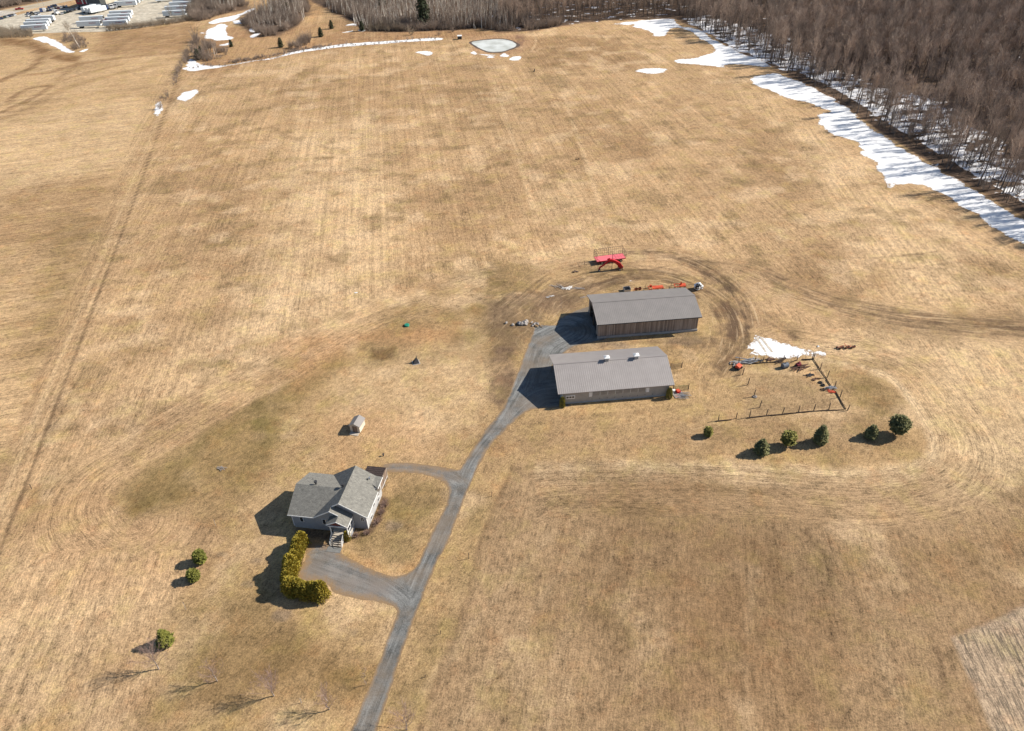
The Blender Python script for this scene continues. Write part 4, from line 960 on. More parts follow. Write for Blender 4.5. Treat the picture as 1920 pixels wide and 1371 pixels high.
# --- garden shed
c = at(671.5, 803)
sh = thing('garden_shed', 'tiny pale garden shed with brown-grey gable roof on the open lawn behind the house', 'shed', (c.x, c.y, 0), math.radians(-14))
mb = MB(); mb.b2((-1.05,-1.35,.1),(1.05,1.35,1.75)); mb.slab([(-1.05,-1.352,1.75),(1.05,-1.352,1.75),(0,-1.352,2.3)], .05, dirn=(0,1,0)); mb.slab([(-1.05,1.30,1.75),(1.05,1.30,1.75),(0,1.30,2.3)], .05, dirn=(0,1,0)); mb.build('wall', pm('cream_siding', (.62,.56,.46), None, 1.5, .7), sh)
mb = MB(); mb.slab([(-1.25,-1.5,1.72),(0,-1.5,2.42),(0,1.5,2.42),(-1.25,1.5,1.72)], .07); mb.slab([(0.002,-1.5,2.421),(1.25,-1.5,1.72),(1.25,1.5,1.72),(0.002,1.5,2.421)], .07); mb.build('roof', MT['barnroof_dark'], sh)
mb = MB(); mb.b2((-.5,-1.40,.15),(.5,-1.36,1.65)); mb.build('door', MT['brownpanel'], sh)
mb = MB(); mb.b2((-1.0,-2.3,.01),(.9,-1.42,.1)); mb.build('ramp', MT['tread'], sh)

# ------------------------------------------------------------------ fences and posts
def post_mb(h, r=.085, lean=(0, 0), n=6):
    mb = MB(); mb.tube((0,0,-.1),(lean[0],lean[1],h),r,r*.9,n); return mb
def fence(name, label, pts, posts, hrail, parent_mat, h=1.5, rails=2, ground_beam=True):
    base = pts[0]; t = thing(name, label, 'fence', (base.x, base.y, 0))
    rnd = random.Random(len(posts)*7+int(base.x))
    if ground_beam:
        for a, b_ in zip(pts[:-1], pts[1:]):
            L = (b_-a).length; k = max(1, int(L/2.4))
            for i in range(k):
                if rnd.random() < .1: continue
                p = a.lerp(b_, i/k)-base; q = a.lerp(b_, (i+1)/k)-base
                mb = MB(); o1 = Vector((rnd.uniform(-.12,.12), rnd.uniform(-.12,.12), .16)); mb.tube(p+o1, q+Vector((rnd.uniform(-.1,.1), rnd.uniform(-.1,.1), .13)), rnd.uniform(.08,.15), rnd.uniform(.07,.12), 6); mb.build('bottom_log', MT['rot'], t)
    for i in range(rails):
        for a, b_ in zip(posts[:-1], posts[1:]):
            if rnd.random() < .12: continue
            mb = MB(); z = hrail-.45*i+rnd.uniform(-.08, .08)
            mb.tube(a-base+Vector((0,0,z)), b_-base+Vector((0,0,z+rnd.uniform(-.1,.1))), .012, n=4); mb.build('wire', MT['dark'], t)
    for p in posts:
        l = (rnd.uniform(-.08,.12), rnd.uniform(-.06,.06)); hh = h*rnd.uniform(.9,1.08)
        mb = MB(); q = p-base; mb.tube((q.x,q.y,-.1),(q.x+l[0],q.y+l[1],hh),.10,.085,6); mb.build('post', parent_mat, t)
    return t
frontposts = ats([(1347,789),(1380,785),(1405,782.5),(1437,779),(1467,776),(1497,773.5),(1525.5,770.5),(1554,768),(1589,770)])
fence('post_fence', 'weathered post fence with rotting bottom log along the near edge of the junk pen', ats([(1343,791),(1400,784),(1470,777),(1540,770.5),(1583,769.5)]), frontposts, 1.2, MT['wood'], 1.75)
sideposts = ats([(1525,674),(1538,692),(1551,708),(1565,726.5),(1575,745)])
fence('post_fence', 'slanting post fence with dark rotting rail on the right side of the junk pen', ats([(1524,673),(1535,690),(1550,712),(1566,735),(1577,753),(1585,768)]), sideposts, 1.2, MT['wood'], 1.85)
backposts = ats([(1385,682),(1430,680),(1468,677.5),(1494,676.5),(1523,673)])
fence('post_fence', 'post fence with dark bottom rail between the junk pen and the snow patch', ats([(1390,683.5),(1440,680),(1480,677),(1525,674)]), backposts, 1.2, MT['wood'], 1.75)
for i, (q, lb) in enumerate((((1392,703),'leaning grey post nearest the upturned orange machine'), ((1402,722),'second free-standing post counting forward from the orange machine'), ((1413,744),'free-standing post with stones piled at its foot'), ((1424.5,764),'free-standing post nearest the near fence of the pen'))):
    o = post_mb(1.9, .1, (.12, .02)).build('wooden_post', MT['wood'], None, at(*q)); tag(o, lb, 'post', 'free-standing posts in the pen')
# round bale-ring stones at third post
mb = MB(); rs = random.Random(3)
for k in range(7):
    a = k*.9; mb.box((math.cos(a)*.35, math.sin(a)*.3, .12), (.3,.26,.24), 0, a)
tag(mb.build('stone_ring', MT['stone'], None, at(1415, 744.5), bevel=.06), 'small heap of stones around the foot of a free-standing post', 'stones')
# rail fence & gates beside near barn
def gate(label, p, L, rz, mat_, bars=4, h=1.25, ends=True):
    t = thing('field_gate', label, 'gate', p, rz)
    for k in range(bars):
        mb = MB(); z = .3+k*(h-.35)/(bars-1); mb.tube((0,0,z),(L,0,z),.045,n=6); mb.build('rail', mat_, t)
    for x in ((0, L) if ends else (L,)):
        mb = MB(); mb.tube((x,0,0),(x,0,h+.35),.09,n=7); mb.build('post', MT['wood'], t)
    return t
gate('short dark rail fence standing off the right end wall of the near barn', at(1257,692), 2.6, .12, MT['wood'])
gate('green tubular gate beside the clutter pallet at the near barn corner', at(1262,733), 3.4, .1, MT['greenpaint'])

# ------------------------------------------------------------------ hay wagon
p0 = at(1112, 495.5)
wg = thing('hay_wagon', 'hay wagon with faded pink-red deck and tall wire rack sides', 'wagon', at(1143, 489.5), math.radians(11))
WL, WW, WZ = 8.5, 2.9, 1.15
mb = MB(); mb.b2((-WL/2,-WW/2,WZ-.14),(WL/2,WW/2,WZ)); mb.build('deck', MT['pink'], wg)
mb = MB(); mb.b2((-WL/2+.3,-.55,WZ-.40),(WL/2-.3,-.42,WZ-.142)); mb.b2((-WL/2+.3,.42,WZ-.40),(WL/2-.3,.55,WZ-.142)); mb.b2((-WL/2,-WW/2-.05,WZ-.22),(WL/2,-WW/2-.003,WZ-.02)); mb.build('chassis', MT['red'], wg)
for x in (-2.7, 2.9):
    mb = MB(); mb.tube((x,-1.15,.45),(x,1.15,.45),.07); mb.b2((x-.1,-.5,.45),(x+.1,.5,WZ-.40)); mb.build('axle', MT['dark'], wg)
    for y in (-1.22, 1.22):
        mb = MB(); mb.tube((x,y-.14,.45),(x,y+.14,.45),.45,n=18); wh = mb.build('wheel', MT['black'], wg)
        mb = MB(); mb.tube((x,y-.16,.45),(x,y+.16,.45),.24,n=14); mb.build('rim', MT['steel'], wh)
mb = MB(); mb.tube((-3.3,-.3,.5),(-6.6,0,.45),.06); mb.tube((-3.3,.3,.5),(-6.6,0,.45),.06); mb.tube((-6.6,0,.45),(-7.4,0,.4),.07); mb.tube((-7.4,0,0),(-7.4,0,.9),.06); mb.build('drawbar', MT['dark'], wg)
def rack(p, q, h, nv, nh):
    mb = MB(); p = Vector(p); q = Vector(q)
    for i in range(nv+1):
        a = p.lerp(q, i/nv); r_ = .05 if i in (0, nv, nv//2) else .022
        mb.tube(a, a+Vector((0,0,h)), r_, n=4)
    for j in range(nh):
        z = Vector((0,0,.12+(h-.12)*j/(nh-1))); mb.tube(p+z, q+z, .025 if j < nh-1 else .045, n=4)
    return mb
rack((-WL/2,WW/2,WZ),(WL/2,WW/2,WZ),2.3,14,4).build('rack_side', MT['dark'], wg)
rack((-WL/2,-WW/2,WZ),(-WL/2,WW/2-.1,WZ),2.3,3,3).build('rack_end', MT['dark'], wg)
rack((WL/2,-WW/2,WZ),(WL/2,WW/2-.1,WZ),1.9,4,4).build('rack_end', MT['dark'], wg)
mb = MB()
for i in (0, 5): mb.tube((-WL/2+1+i*.9,-WW/2,WZ),(-WL/2+.4+i*.9,-WW/2+.9,WZ+.02),.04,n=4)
mb.tube((.3,-WW/2-.02,WZ),(.3,-WW/2-.02,WZ+2.0),.06,n=5); mb.tube((-WL/2,-WW/2-.02,WZ+.9),(-WL/2+1,-WW/2-.02,WZ),.03,n=4)
mb.build('rack_stake', MT['dark'], wg)
# red machine with arched arm
rm = thing('red_loader', 'bright red farm machine with arched arm and curved chute parked before the hay wagon', 'farm machine', at(1145, 506.5), math.radians(4))
def arc(pts, wd, hts, mat_, name, parent):
    mb = MB(); P = smooth_pts([(p[0], p[1]) for p in pts], 6); n = len(P)
    for i in range(n-1):
        t0, t1 = i/(n-1), (i+1)/(n-1)
        h0 = hts[0]+(hts[1]-hts[0])*t0; h1 = hts[0]+(hts[1]-hts[0])*t1
        a, b_ = P[i], P[i+1]; d = (b_-a).normalized(); nn = Vector((-d.y, d.x))
        A1 = a+nn*h0/2; A2 = a-nn*h0/2; B1 = b_+nn*h1/2; B2 = b_-nn*h1/2
        vs = []
        for y in (-wd/2, wd/2): vs += [(A1.x,y,A1.y),(B1.x,y,B1.y),(B2.x,y,B2.y),(A2.x,y,A2.y)]
        mb.add(vs, [(0,1,2,3),(7,6,5,4),(0,4,5,1),(3,2,6,7),(0,3,7,4),(1,5,6,2)])
    return mb.build(name, mat_, parent)
arc([(-3.35,.15),(-3.1,1.0),(-2.1,1.7),(-1.2,2.6),(-.6,3.1)], .35, (.3,.45), MT['red'], 'arm', rm)
ch_ = arc([(-1.0,3.15),(0,3.1),(1.1,2.6),(2.2,1.7),(3.0,.5)], .75, (.35,1.15), MT['red'], 'chute', rm)
mb = MB(); mb.b2((-1.0,-.3,2.7),(-.5,.3,3.55)); mb.tube((-1.2,0,3.4),(-.4,0,3.7),.12); mb.build('hinge_head', MT['red'], rm)
mb = MB(); mb.tube((3.3,-.7,.1),(2.7,-.7,1.9),.07); mb.tube((3.3,.7,.1),(2.7,.7,1.9),.07); mb.tube((2.7,-.7,1.9),(2.7,.7,1.9),.05); mb.tube((3.3,-.7,.1),(3.3,.7,.1),.06); mb.build('frame', MT['dark'], rm)
for x, y in ((2.4,-.75),(2.4,.75),(-3.3,-.35)):
    mb = MB(); mb.tube((x,y-.12,.33),(x,y+.12,.33),.33,n=14); wh = mb.build('wheel', MT['black'], rm)
    mb = MB(); mb.tube((x,y-.13,.33),(x,y+.13,.33),.15,n=10); mb.build('rim', MT['white'], wh)
mb = MB(); mb.tube((.3,0,.1),(.3,0,5.2),.07); mb.tube((.3,0,.1),(-3.2,.2,.3),.05); mb.tube((.3,0,.15),(3.0,0,.3),.05); mb.build('mast', MT['dark'], rm)
# ------------------------------------------------------------------ implements behind the far barn
def implement(label, p, rz, kind):
    t = thing('farm_implement', label, 'farm implement', p, rz, 'orange implements behind the far barn')
    L = 4.0 if kind else 3.0
    mb = MB(); mb.b2((-L/2,-.75,.75),(L/2,-.62,.92)); mb.b2((-L/2,.62,.75),(L/2,.75,.92)); mb.b2((-L/2,-.75,.74),(-L/2+.15,.75,.93)); mb.b2((L/2-.15,-.75,.74),(L/2,.75,.93)); mb.b2((-.08,-.75,.745),(.08,.75,.925)); mb.build('frame', MT['orange'], t)
    mb = MB()
    if kind: mb.slab([(-L/2+1.0,-.6,.95),(L/2-.1,-.6,1.05),(L/2-.1,.35,1.15),(-L/2+1.0,.35,1.05)], .1); mb.b2((-L/2+.3,-.2,1.0),(-L/2+.8,.2,1.7))
    else: mb.slab([(-.2,-.6,.95),(L/2,-.6,1.0),(L/2,.4,1.2),(-.2,.4,1.1)], .1); mb.b2((.1,-.2,1.1),(.4,.1,1.8))
    mb.build('shroud', MT['orange'], t)
    for k in range(7 if kind else 5):
        mb = MB(); x = -L/2+.25+k*(L-.5)/(6 if kind else 4)
        mb.tube((x,0,.8),(x+.05,-.25,.35),.045,n=5); mb.tube((x+.05,-.25,.35),(x-.1,-.1,.02),.04,.02,n=5); mb.build('tine', MT['rust'], t)
    mb = MB(); mb.tube((-L/2,0,.85),(-L/2-1.5,0,.75),.07); mb.tube((-L/2,-.5,.85),(-L/2-1.5,0,.75),.05); mb.tube((-L/2-.9,0,.8),(-L/2-.5,.5,1.9),.06); mb.build('hitch', MT['rust'], t)
    mb = MB(); mb.tube((L/2-.4,-.9,.35),(L/2-.4,-.7,.35),.35,n=12); mb.build('wheel', MT['black'], t)
    return t
implement('larger orange cultivator frame parked behind the far barn roof', at(1229,544,0), .1, 1)
implement('smaller orange rake frame behind the right part of the far barn', at(1274,540,0), .05, 0)
t = thing('wire_reel', 'small rusty iron reel between the grey box and the large orange cultivator', 'farm implement', at(1196,545), .2)
for k in (-.5, .5): 
    mb = MB(); mb.tube((k,-.04,.55),(k,.04,.55),.5,n=12); mb.build('disc', MT['rust'], t)
mb = MB(); mb.tube((-1.1,0,.55),(1.0,0,.55),.06); mb.tube((-1.1,0,0),(-1.1,0,1.2),.05); mb.build('axle', MT['orange'], t)
t = thing('loader_bucket', 'grey open-topped metal box with dark inside behind the far barn', 'bucket', at(1175,545), .15)
mb = MB(); mb.b2((-.9,-.7,0),(.9,.7,.08)); mb.b2((-.9,-.7,.08),(-.82,.7,.9)); mb.b2((.82,-.7,.08),(.9,.7,.9)); mb.b2((-.82,.62,.08),(.82,.7,.9)); mb.b2((-.82,-.7,.08),(.82,-.62,.6)); mb.build('shell', MT['steel'], t)
mb = MB(); mb.b2((-.8,-.6,.082),(.8,.6,.12)); mb.build('dark_bottom', MT['black'], t)  # thin black sheet that makes the inside of the box dark
t = thing('tarp_bundle', 'white tarpaulin-wrapped bulk bag with black cover beyond the far barn corner', 'bundle', at(1309,542), .3)
bm_ = bmesh.new(); bmesh.ops.create_icosphere(bm_, subdivisions=3, radius=1.0)
for v in bm_.verts:
    n_ = 1+.22*math.sin(v.co.x*5+1)*math.cos(v.co.y*4)+.12*math.sin(v.co.z*9); v.co = Vector((v.co.x*1.15*n_, v.co.y*1.0*n_, max(-.02, .85+v.co.z*.9*n_)))
me = bpy.data.meshes.new('bag'); bm_.to_mesh(me); bm_.free(); link_mesh('bag', me, [MT['white']], t)
bm_ = bmesh.new(); bmesh.ops.create_icosphere(bm_, subdivisions=3, radius=.8)
for v in bm_.verts: 
    n_ = 1+.25*math.sin(v.co.x*7)*math.cos(v.co.y*6+1); v.co = Vector((-.35+v.co.x*1.0*n_, -.4+v.co.y*.75*n_, 1.0+v.co.z*.95*n_))
me = bpy.data.meshes.new('cover'); bm_.to_mesh(me); bm_.free(); link_mesh('cover', me, [MT['black']], t)

# ------------------------------------------------------------------ clutter
def planks(name, label, p, n, L, spread, mat_, rz=0.0, seed=1, w_=.14, th=.05, cat='planks', group=None):
    mb = MB(); rn = random.Random(seed)
    for k in range(n):
        a = rz+rn.uniform(-.5, .5); x, y = rn.uniform(-spread, spread), rn.uniform(-spread*.5, spread*.5)
        mb.box((x, y, .06+k*.03), (L*rn.uniform(.6, 1.1), w_, th), 0, a, 0, rn.uniform(-.03, .03))
    o = mb.build(name, mat_, None, p); return tag(o, label, cat, group)
planks('board_pile', 'white boards fanned on the mud patch left of the far barn', at(1065,540.5), 7, 2.6, .7, MT['white'], .5, 2)
planks('board_pile', 'thin pale poles strewn left of the fanned white boards', at(1048,539), 6, 3.4, 1.4, MT['greywood'], -.6, 3, .09)
planks('board_pile', 'few white scraps on the brown mud nearest the gravel apron', at(1031,557), 5, 1.0, .9, MT['white'], .3, 4)
planks('board_pile', 'pale scraps under the far barn corner', at(1096,558), 4, 1.3, .6, MT['greywood'], .1, 5)
planks('board_pile', 'grey poles lying in a row on the mud right of the fanned boards', at(1083,542), 5, 3.6, 1.0, MT['greywood'], -.3, 6, .1)
def rocks(label, p, n, sx, sy, smax, seed, mat_=None, name='rock_pile', cat='rocks'):
    bm = bmesh.new(); rn = random.Random(seed)
    for k in range(n):
        r_ = rn.uniform(.35, 1)*smax; M_ = Matrix.Translation((rn.gauss(0, sx*.5), rn.gauss(0, sy*.5), r_*.35)) @ Matrix.Rotation(rn.uniform(0, 6), 4, 'Z') @ Matrix.Diagonal((r_, r_*rn.uniform(.6, 1), r_*rn.uniform(.5, .8), 1))
        g = bmesh.ops.create_icosphere(bm, subdivisions=1, radius=1, matrix=M_)
        for v in g['verts']: v.co += Vector((rn.uniform(-1, 1), rn.uniform(-1, 1), rn.uniform(-1, 1)))*r_*.14
    me = bpy.data.meshes.new(name); bm.to_mesh(me); bm.free()
    return tag(link_mesh(name, me, [mat_ or MT['stone']], None, p), label, cat)
rocks('heap of grey boulders at the end of the gravel drive', at(987,607.5), 16, 3.4, 1.2, .85, 4)
rocks('single dark sharp boulder at the left end of the boulder heap', at(973,608), 2, .3, .3, .8, 6, pm('dark_stone', (.2,.2,.21), (.12,.12,.13), 2, .9), 'boulder', 'boulder')
rocks('low dark blue-grey heap of gravel beside the drive head', at(1008,612), 14, 1.3, .8, .4, 7, MT['gravel'], 'gravel_heap', 'gravel heap')
rocks('brown earth lump on the field left of the hay wagon hitch', at(1079,510), 10, .7, .4, .45, 8, pm('brown_earth', (.15,.1,.07), None, 2, .95), 'earth_mound', 'earth mound')
rocks('dark debris clod out in the middle of the main field', at(1083,299), 5, .9, .3, .4, 9, MT['rust'], 'debris', 'debris')
t = thing('septic_lid', 'low teal-green lid on the lawn far left of the far barn', 'lid', at(763,611), 0)
mb = MB(); mb.tube((0,0,0),(0,0,.35),.62,.58,n=14); mb.build('riser', MT['teal'], t); mb = MB(); mb.tube((0,0,.351),(0,0,.45),.68,.5,n=14); mb.build('cap', MT['teal'], t)
t = thing('fire_pit', 'small dark metal pyramid-shaped burner on the lawn between shed and barns', 'burner', at(780,680), .3)
mb = MB(); mb.add([(-.7,-.7,.05),(.7,-.7,.05),(.7,.7,.05),(-.7,.7,.05),(.25,.1,1.5)], [(0,3,2,1),(0,1,4),(1,2,4),(2,3,4),(3,0,4)]); mb.build('hood', MT['dark'], t)
mb = MB(); mb.b2((-.85,-.85,0),(.85,.85,.06)); mb.build('base_slab', MT['concrete'], t); mb = MB(); mb.tube((.25,.1,1.4),(.25,.1,1.9),.09); mb.build('flue', MT['dark'], t)
planks('plastic_sheet', 'pale blue-white scrap of plastic lying on the open field', at(668,549.5), 3, .8, .3, MT['white'], .2, 12, .3, .03, 'scrap')
planks('branch_litter', 'bleached dead branch lying on the lawn left of the house', at(416,879), 7, 1.6, .6, MT['greywood'], -.6, 13, .07, .06, 'branch')
t = thing('well_cap', 'small dark pipe cap standing behind the rear porch path', 'well cap', at(719,855), 0)
mb = MB(); mb.tube((0,0,0),(0,0,.45),.12,n=8); mb.build('pipe', MT['dark'], t); mb = MB(); mb.tube((0,0,.45),(0,0,.55),.2,n=8); mb.build('cap', MT['dark'], t)
t = thing('marker_post', 'dark stump-like marker beside a pale patch at the far top of the main field', 'marker', at(1002,134.5), 0)
mb = MB(); mb.tube((0,0,0),(.05,0,1.4),.25,.2,n=7); mb.build('stem', MT['dark'], t); mb = MB(); mb.b2((-.6,-.2,0),(-.2,.2,.3)); mb.build('foot', MT['wood'], t)
t = thing('hunting_blind', 'little dark hut with pale roof at the end of the snowy ditch', 'hut', at(862,73.5), .1)
mb = MB(); mb.b2((-1.2,-.9,0),(1.2,.9,1.8)); mb.build('wall', MT['dark'], t); mb = MB(); mb.slab([(-1.4,-1.1,1.85),(1.4,-1.1,1.85),(1.4,1.1,2.1),(-1.4,1.1,2.1)], .08); mb.build('roof', MT['white'], t)
for q, lb, h, rad in (((60,917),'thin dark stake beside the left field boundary track',1.4,.06),((405,987),'thin pale stake with long shadow left of the house',1.9,.03),((349,1143),'thin pale stake with long shadow above the lowest round fir',2.0,.03),((922,931),'upper of two dark stakes right of the drive, level with the house',1.3,.06),((879,1048),'lower of two dark stakes right of the drive, level with the parking area',1.6,.06),((826,1189),'small dark stake with twig at the verge right of the drive',1.0,.05),((797,1270),'short dark stub lowest on the verge right of the drive',.6,.06),((565,1318),'short pale stake between the two lowest bare trees',1.2,.04)):
    mb = MB(); mb.tube((0,0,0),(.05,.02,h),rad,rad*.8,6); mb.tube((0.03,.01,h*.6),(.18,.05,h*.75),rad*.5,n=5)
    tag(mb.build('marker_stake', MT['wood'] if rad > .04 else MT['greywood'], None, at(*q)), lb, 'stake')
# pen clutter
t = thing('orange_tiller', 'upturned bright orange machine at the left end of the far pen fence', 'farm machine', at(1384,691), .6)
mb = MB(); mb.box((0,0,.65),(1.5,1.0,.7),0,.2,.25,.1); mb.build('hood', MT['orange'], t, bevel=.06)
mb = MB(); mb.tube((-.5,-.7,.35),(-.5,.7,.35),.3,n=12); mb.tube((.6,-.6,.3),(.6,.6,.3),.25,n=12); mb.build('wheel', MT['black'], t)
mb = MB(); mb.tube((.6,0,.9),(1.4,.3,1.2),.06); mb.tube((-.6,.1,.6),(-1.3,-.2,.2),.07); mb.build('handle', MT['dark'], t)
rocks('dark stones and scrap heaped behind the orange machine', at(1375,683), 14, 1.2, .8, .35, 31, MT['greywood'], 'scrap_heap', 'scrap heap')
rn = random.Random(8)
for (x, y, n, L, sp, mt, lb, rz) in ((1402,678,14,3.0,1.3,'steel','grey metal sheets and rails stacked at the left end of the far pen fence',.1),(1416,675,9,1.4,.9,'greywood','pale broken planks between the grey metal sheets and the dark drum',.8),(1424,677,7,1.2,.6,'dark','dark scrap iron right of the pale broken planks',.2),(1445,674,8,1.6,.8,'rust','rusty scrap with grey bits below the snow patch',.4),(1390,681,6,3.8,.8,'concrete','long pale rail lying against the far pen fence',.08),
    (1505,690,12,3.0,1.8,'rust','tangle of thin rusty bars in the far right corner of the pen',.5),(1516,704,8,1.6,.7,'dark','black scrap iron heap midway down the right side of the pen',.3),(1530,712,7,1.2,.5,'rust','brown iron pieces below the black scrap heap',.3),(1557,728,9,1.9,.7,'steel','pale blue-grey sheet metal leaning on the right pen fence',.1),(1546,731,7,1.3,.5,'rot','dark timber offcuts left of the sheet metal',.4),(1561,736,7,1.3,.6,'orange','faded red metal scraps at the foot of the right pen fence',-.6),(1470,677,8,2.6,1.6,'rot','dark rotten slats lying along the far pen fence',.05)):
    planks('scrap_pile', lb, at(x, y), n, L, sp, MT[mt], rz, int(x), .16, .12, 'scrap')
for (x, y, lb) in ((1538,718,'upper of two black tyres lying in the pen grass'),(1543,723,'lower of two black tyres lying in the pen grass')):
    t = thing('old_tyre', lb, 'tyre', at(x, y), 0, 'tyres in the pen')
    mb = MB()
    for k in range(14):
        a, b_ = 2*math.pi*k/14, 2*math.pi*(k+1)/14
        mb.tube((math.cos(a)*.33,math.sin(a)*.33,.13),(math.cos(b_)*.33,math.sin(b_)*.33,.13),.13,n=6,cap=False)
    mb.build('tread', MT['black'], t)
t = thing('oil_tank', 'squat dark blue-grey tank just inside the far pen fence', 'tank', at(1471,689.5), .3)
mb = MB(); mb.tube((-.7,0,.65),(.7,0,.65),.6,n=14); mb.build('drum', pm('blue_grey_steel', (.13,.15,.18), None, 2, .6), t); mb = MB(); mb.b2((-.6,-.4,0),(-.4,.4,.3)); mb.b2((.4,-.4,0),(.6,.4,.3)); mb.tube((0,0,1.2),(0,0,1.5),.1); mb.build('saddle', MT['dark'], t)
t = thing('engine_block', 'dark red engine block beside the blue-grey tank in the pen', 'engine', at(1496,687.5), .2)
mb = MB(); mb.box((0,0,.5),(1.1,.8,.8),0,.2); mb.box((.2,.1,1.0),(.5,.4,.4),0,.5); mb.build('block', pm('dark_red_iron', (.25,.03,.04), (.1,.02,.03), 3, .6), t, bevel=.05); mb = MB(); mb.tube((-.8,0,.3),(-.5,0,.3),.3,n=10); mb.build('flywheel', MT['dark'], t)
# harrow in the field and boulder
t = thing('disc_harrow', 'rusty orange-red disc harrow lying in the grass right of the snow patch', 'harrow', at(1586,653.5), .05)
mb = MB(); mb.tube((-2.2,0,.42),(-.5,.1,.45),.03); mb.tube((.1,-.15,.42),(2.2,.05,.45),.03); mb.tube((-2.0,.5,.4),(1.6,.6,.4),.04); mb.tube((-1.2,0,.4),(-.9,.6,.4),.04); mb.tube((1.0,0,.4),(1.3,.6,.4),.04); mb.tube((0,.25,.5),(0,1.2,.7),.06); mb.build('frame', MT['orange'], t)
for k in range(10):
    mb = MB(); x = -2.1+k*.46; yy = (.25,-.2,.1)[k%3]; mb.tube((x,yy-.1,.28),(x+.12,yy+.1,.28),.27,n=12); mb.build('disc', MT['rust'] if k % 3 else MT['dark'], t)
rocks('lone whitish boulder in the grass just right of the snow patch', at(1534,650.5), 2, .4, .2, .5, 41, MT['white'], 'boulder', 'boulder')
rocks('flattened rusty pipe beside the whitish boulder', at(1549,652), 6, 1.6, .15, .16, 42, MT['rust'], 'pipe', 'pipe')
# pallet with clutter at near barn corner
t = thing('pallet', 'pallet holding a red crate at the right corner of the near barn', 'pallet', at(1272,741), .25)
mb = MB()
for k in range(6): mb.b2((-1.1,-.9+k*.34,.1),(1.1,-.68+k*.34,.14))
mb.b2((-1.1,-.9,0),(-.95,1.0,.1)); mb.b2((.95,-.9,0),(1.1,1.0,.1)); mb.build('slats', MT['greywood'], t)
cr = thing('crate', 'bright red crate on the clutter pallet', 'crate', at(1271,736), .3); mb = MB(); mb.b2((-.4,-.5,.14),(.4,.5,.6)); mb.build('body', MT['red'], cr, bevel=.03); mb = MB(); mb.b2((-.34,-.44,.6),(.34,.44,.64)); mb.build('lid', MT['orange'], cr)
bk = thing('bucket', 'round white bucket at the left edge of the clutter pallet', 'bucket', at(1262.5,735), 0); mb = MB(); mb.tube((0,0,.0),(0,0,.6),.3,.38,n=14); mb.build('tub', MT['white'], bk)
planks('pink_board', 'faded pinkish board leaning on the clutter pallet below the red crate', at(1270,744), 3, 1.3, .3, pm('faded_pink_board', (.55,.33,.27), None, 2, .8), .2, 51, .6, .05, 'board')
for k, (x, y, lb) in enumerate(((1280,746,'nearer'), (1285,741,'farther'))):
    mb = MB()
    for j in range(7): mb.box((-.9+j*.3, 0, .3), (.05, 1.6, .05), 0, .35)
    mb.box((0,.5,.33),(2.2,.05,.05),0,.0); mb.box((0,-.5,.33),(2.2,.05,.05),0,.0)
    tag(mb.build('wire_hurdle', MT['steel'], None, at(x, y)), f'{lb} of two grey wire hurdles right of the clutter pallet', 'hurdle')

# ------------------------------------------------------------------ vegetation generators
class TB:
    """collects quads with numpy"""
    def __init__(s): s.V = []; s.F = []; s.n = 0
    def quads(s, Q):            # Q (k,4,3)
        k = len(Q)
        if k == 0: return
        s.V.append(Q.reshape(-1, 3)); s.F.append(np.arange(k*4).reshape(-1, 4)+s.n); s.n += k*4
    def tube(s, P, R, n=4):
        P = np.array(P, float); m = len(P); ring = []
        for i in range(m):
            d = P[min(i+1, m-1)]-P[max(i-1, 0)]; d /= np.linalg.norm(d)+1e-9
            a = np.array([0, 0, 1.]) if abs(d[2]) < .8 else np.array([1., 0, 0])
            u = np.cross(d, a); u /= np.linalg.norm(u); v = np.cross(d, u)
            t = np.arange(n)*2*np.pi/n
            ring.append(P[i] + R[i]*(np.cos(t)[:, None]*u + np.sin(t)[:, None]*v))
        s.V.append(np.concatenate(ring)); f = []
        for i in range(m-1):
            for j in range(n): f.append((i*n+j, i*n+(j+1) % n, (i+1)*n+(j+1) % n, (i+1)*n+j))
        s.F.append(np.array(f)+s.n); s.n += m*n
    def twigs(s, base, d, L, w, rng):
        k = len(base)
        r = rng.normal(size=(k, 3)); side = np.cross(d, r); side /= np.linalg.norm(side, axis=1)[:, None]+1e-9
        tip = base + d*L[:, None]; w = w[:, None]
        s.quads(np.stack([base-side*w/2, base+side*w/2, tip+side*w*.15, tip-side*w*.15], 1))
    def data(s): return (np.concatenate(s.V) if s.V else np.zeros((0, 3))), (np.concatenate(s.F) if s.F else np.zeros((0, 4), int))
def unit(v): return v/(np.linalg.norm(v, axis=-1, keepdims=True)+1e-9)
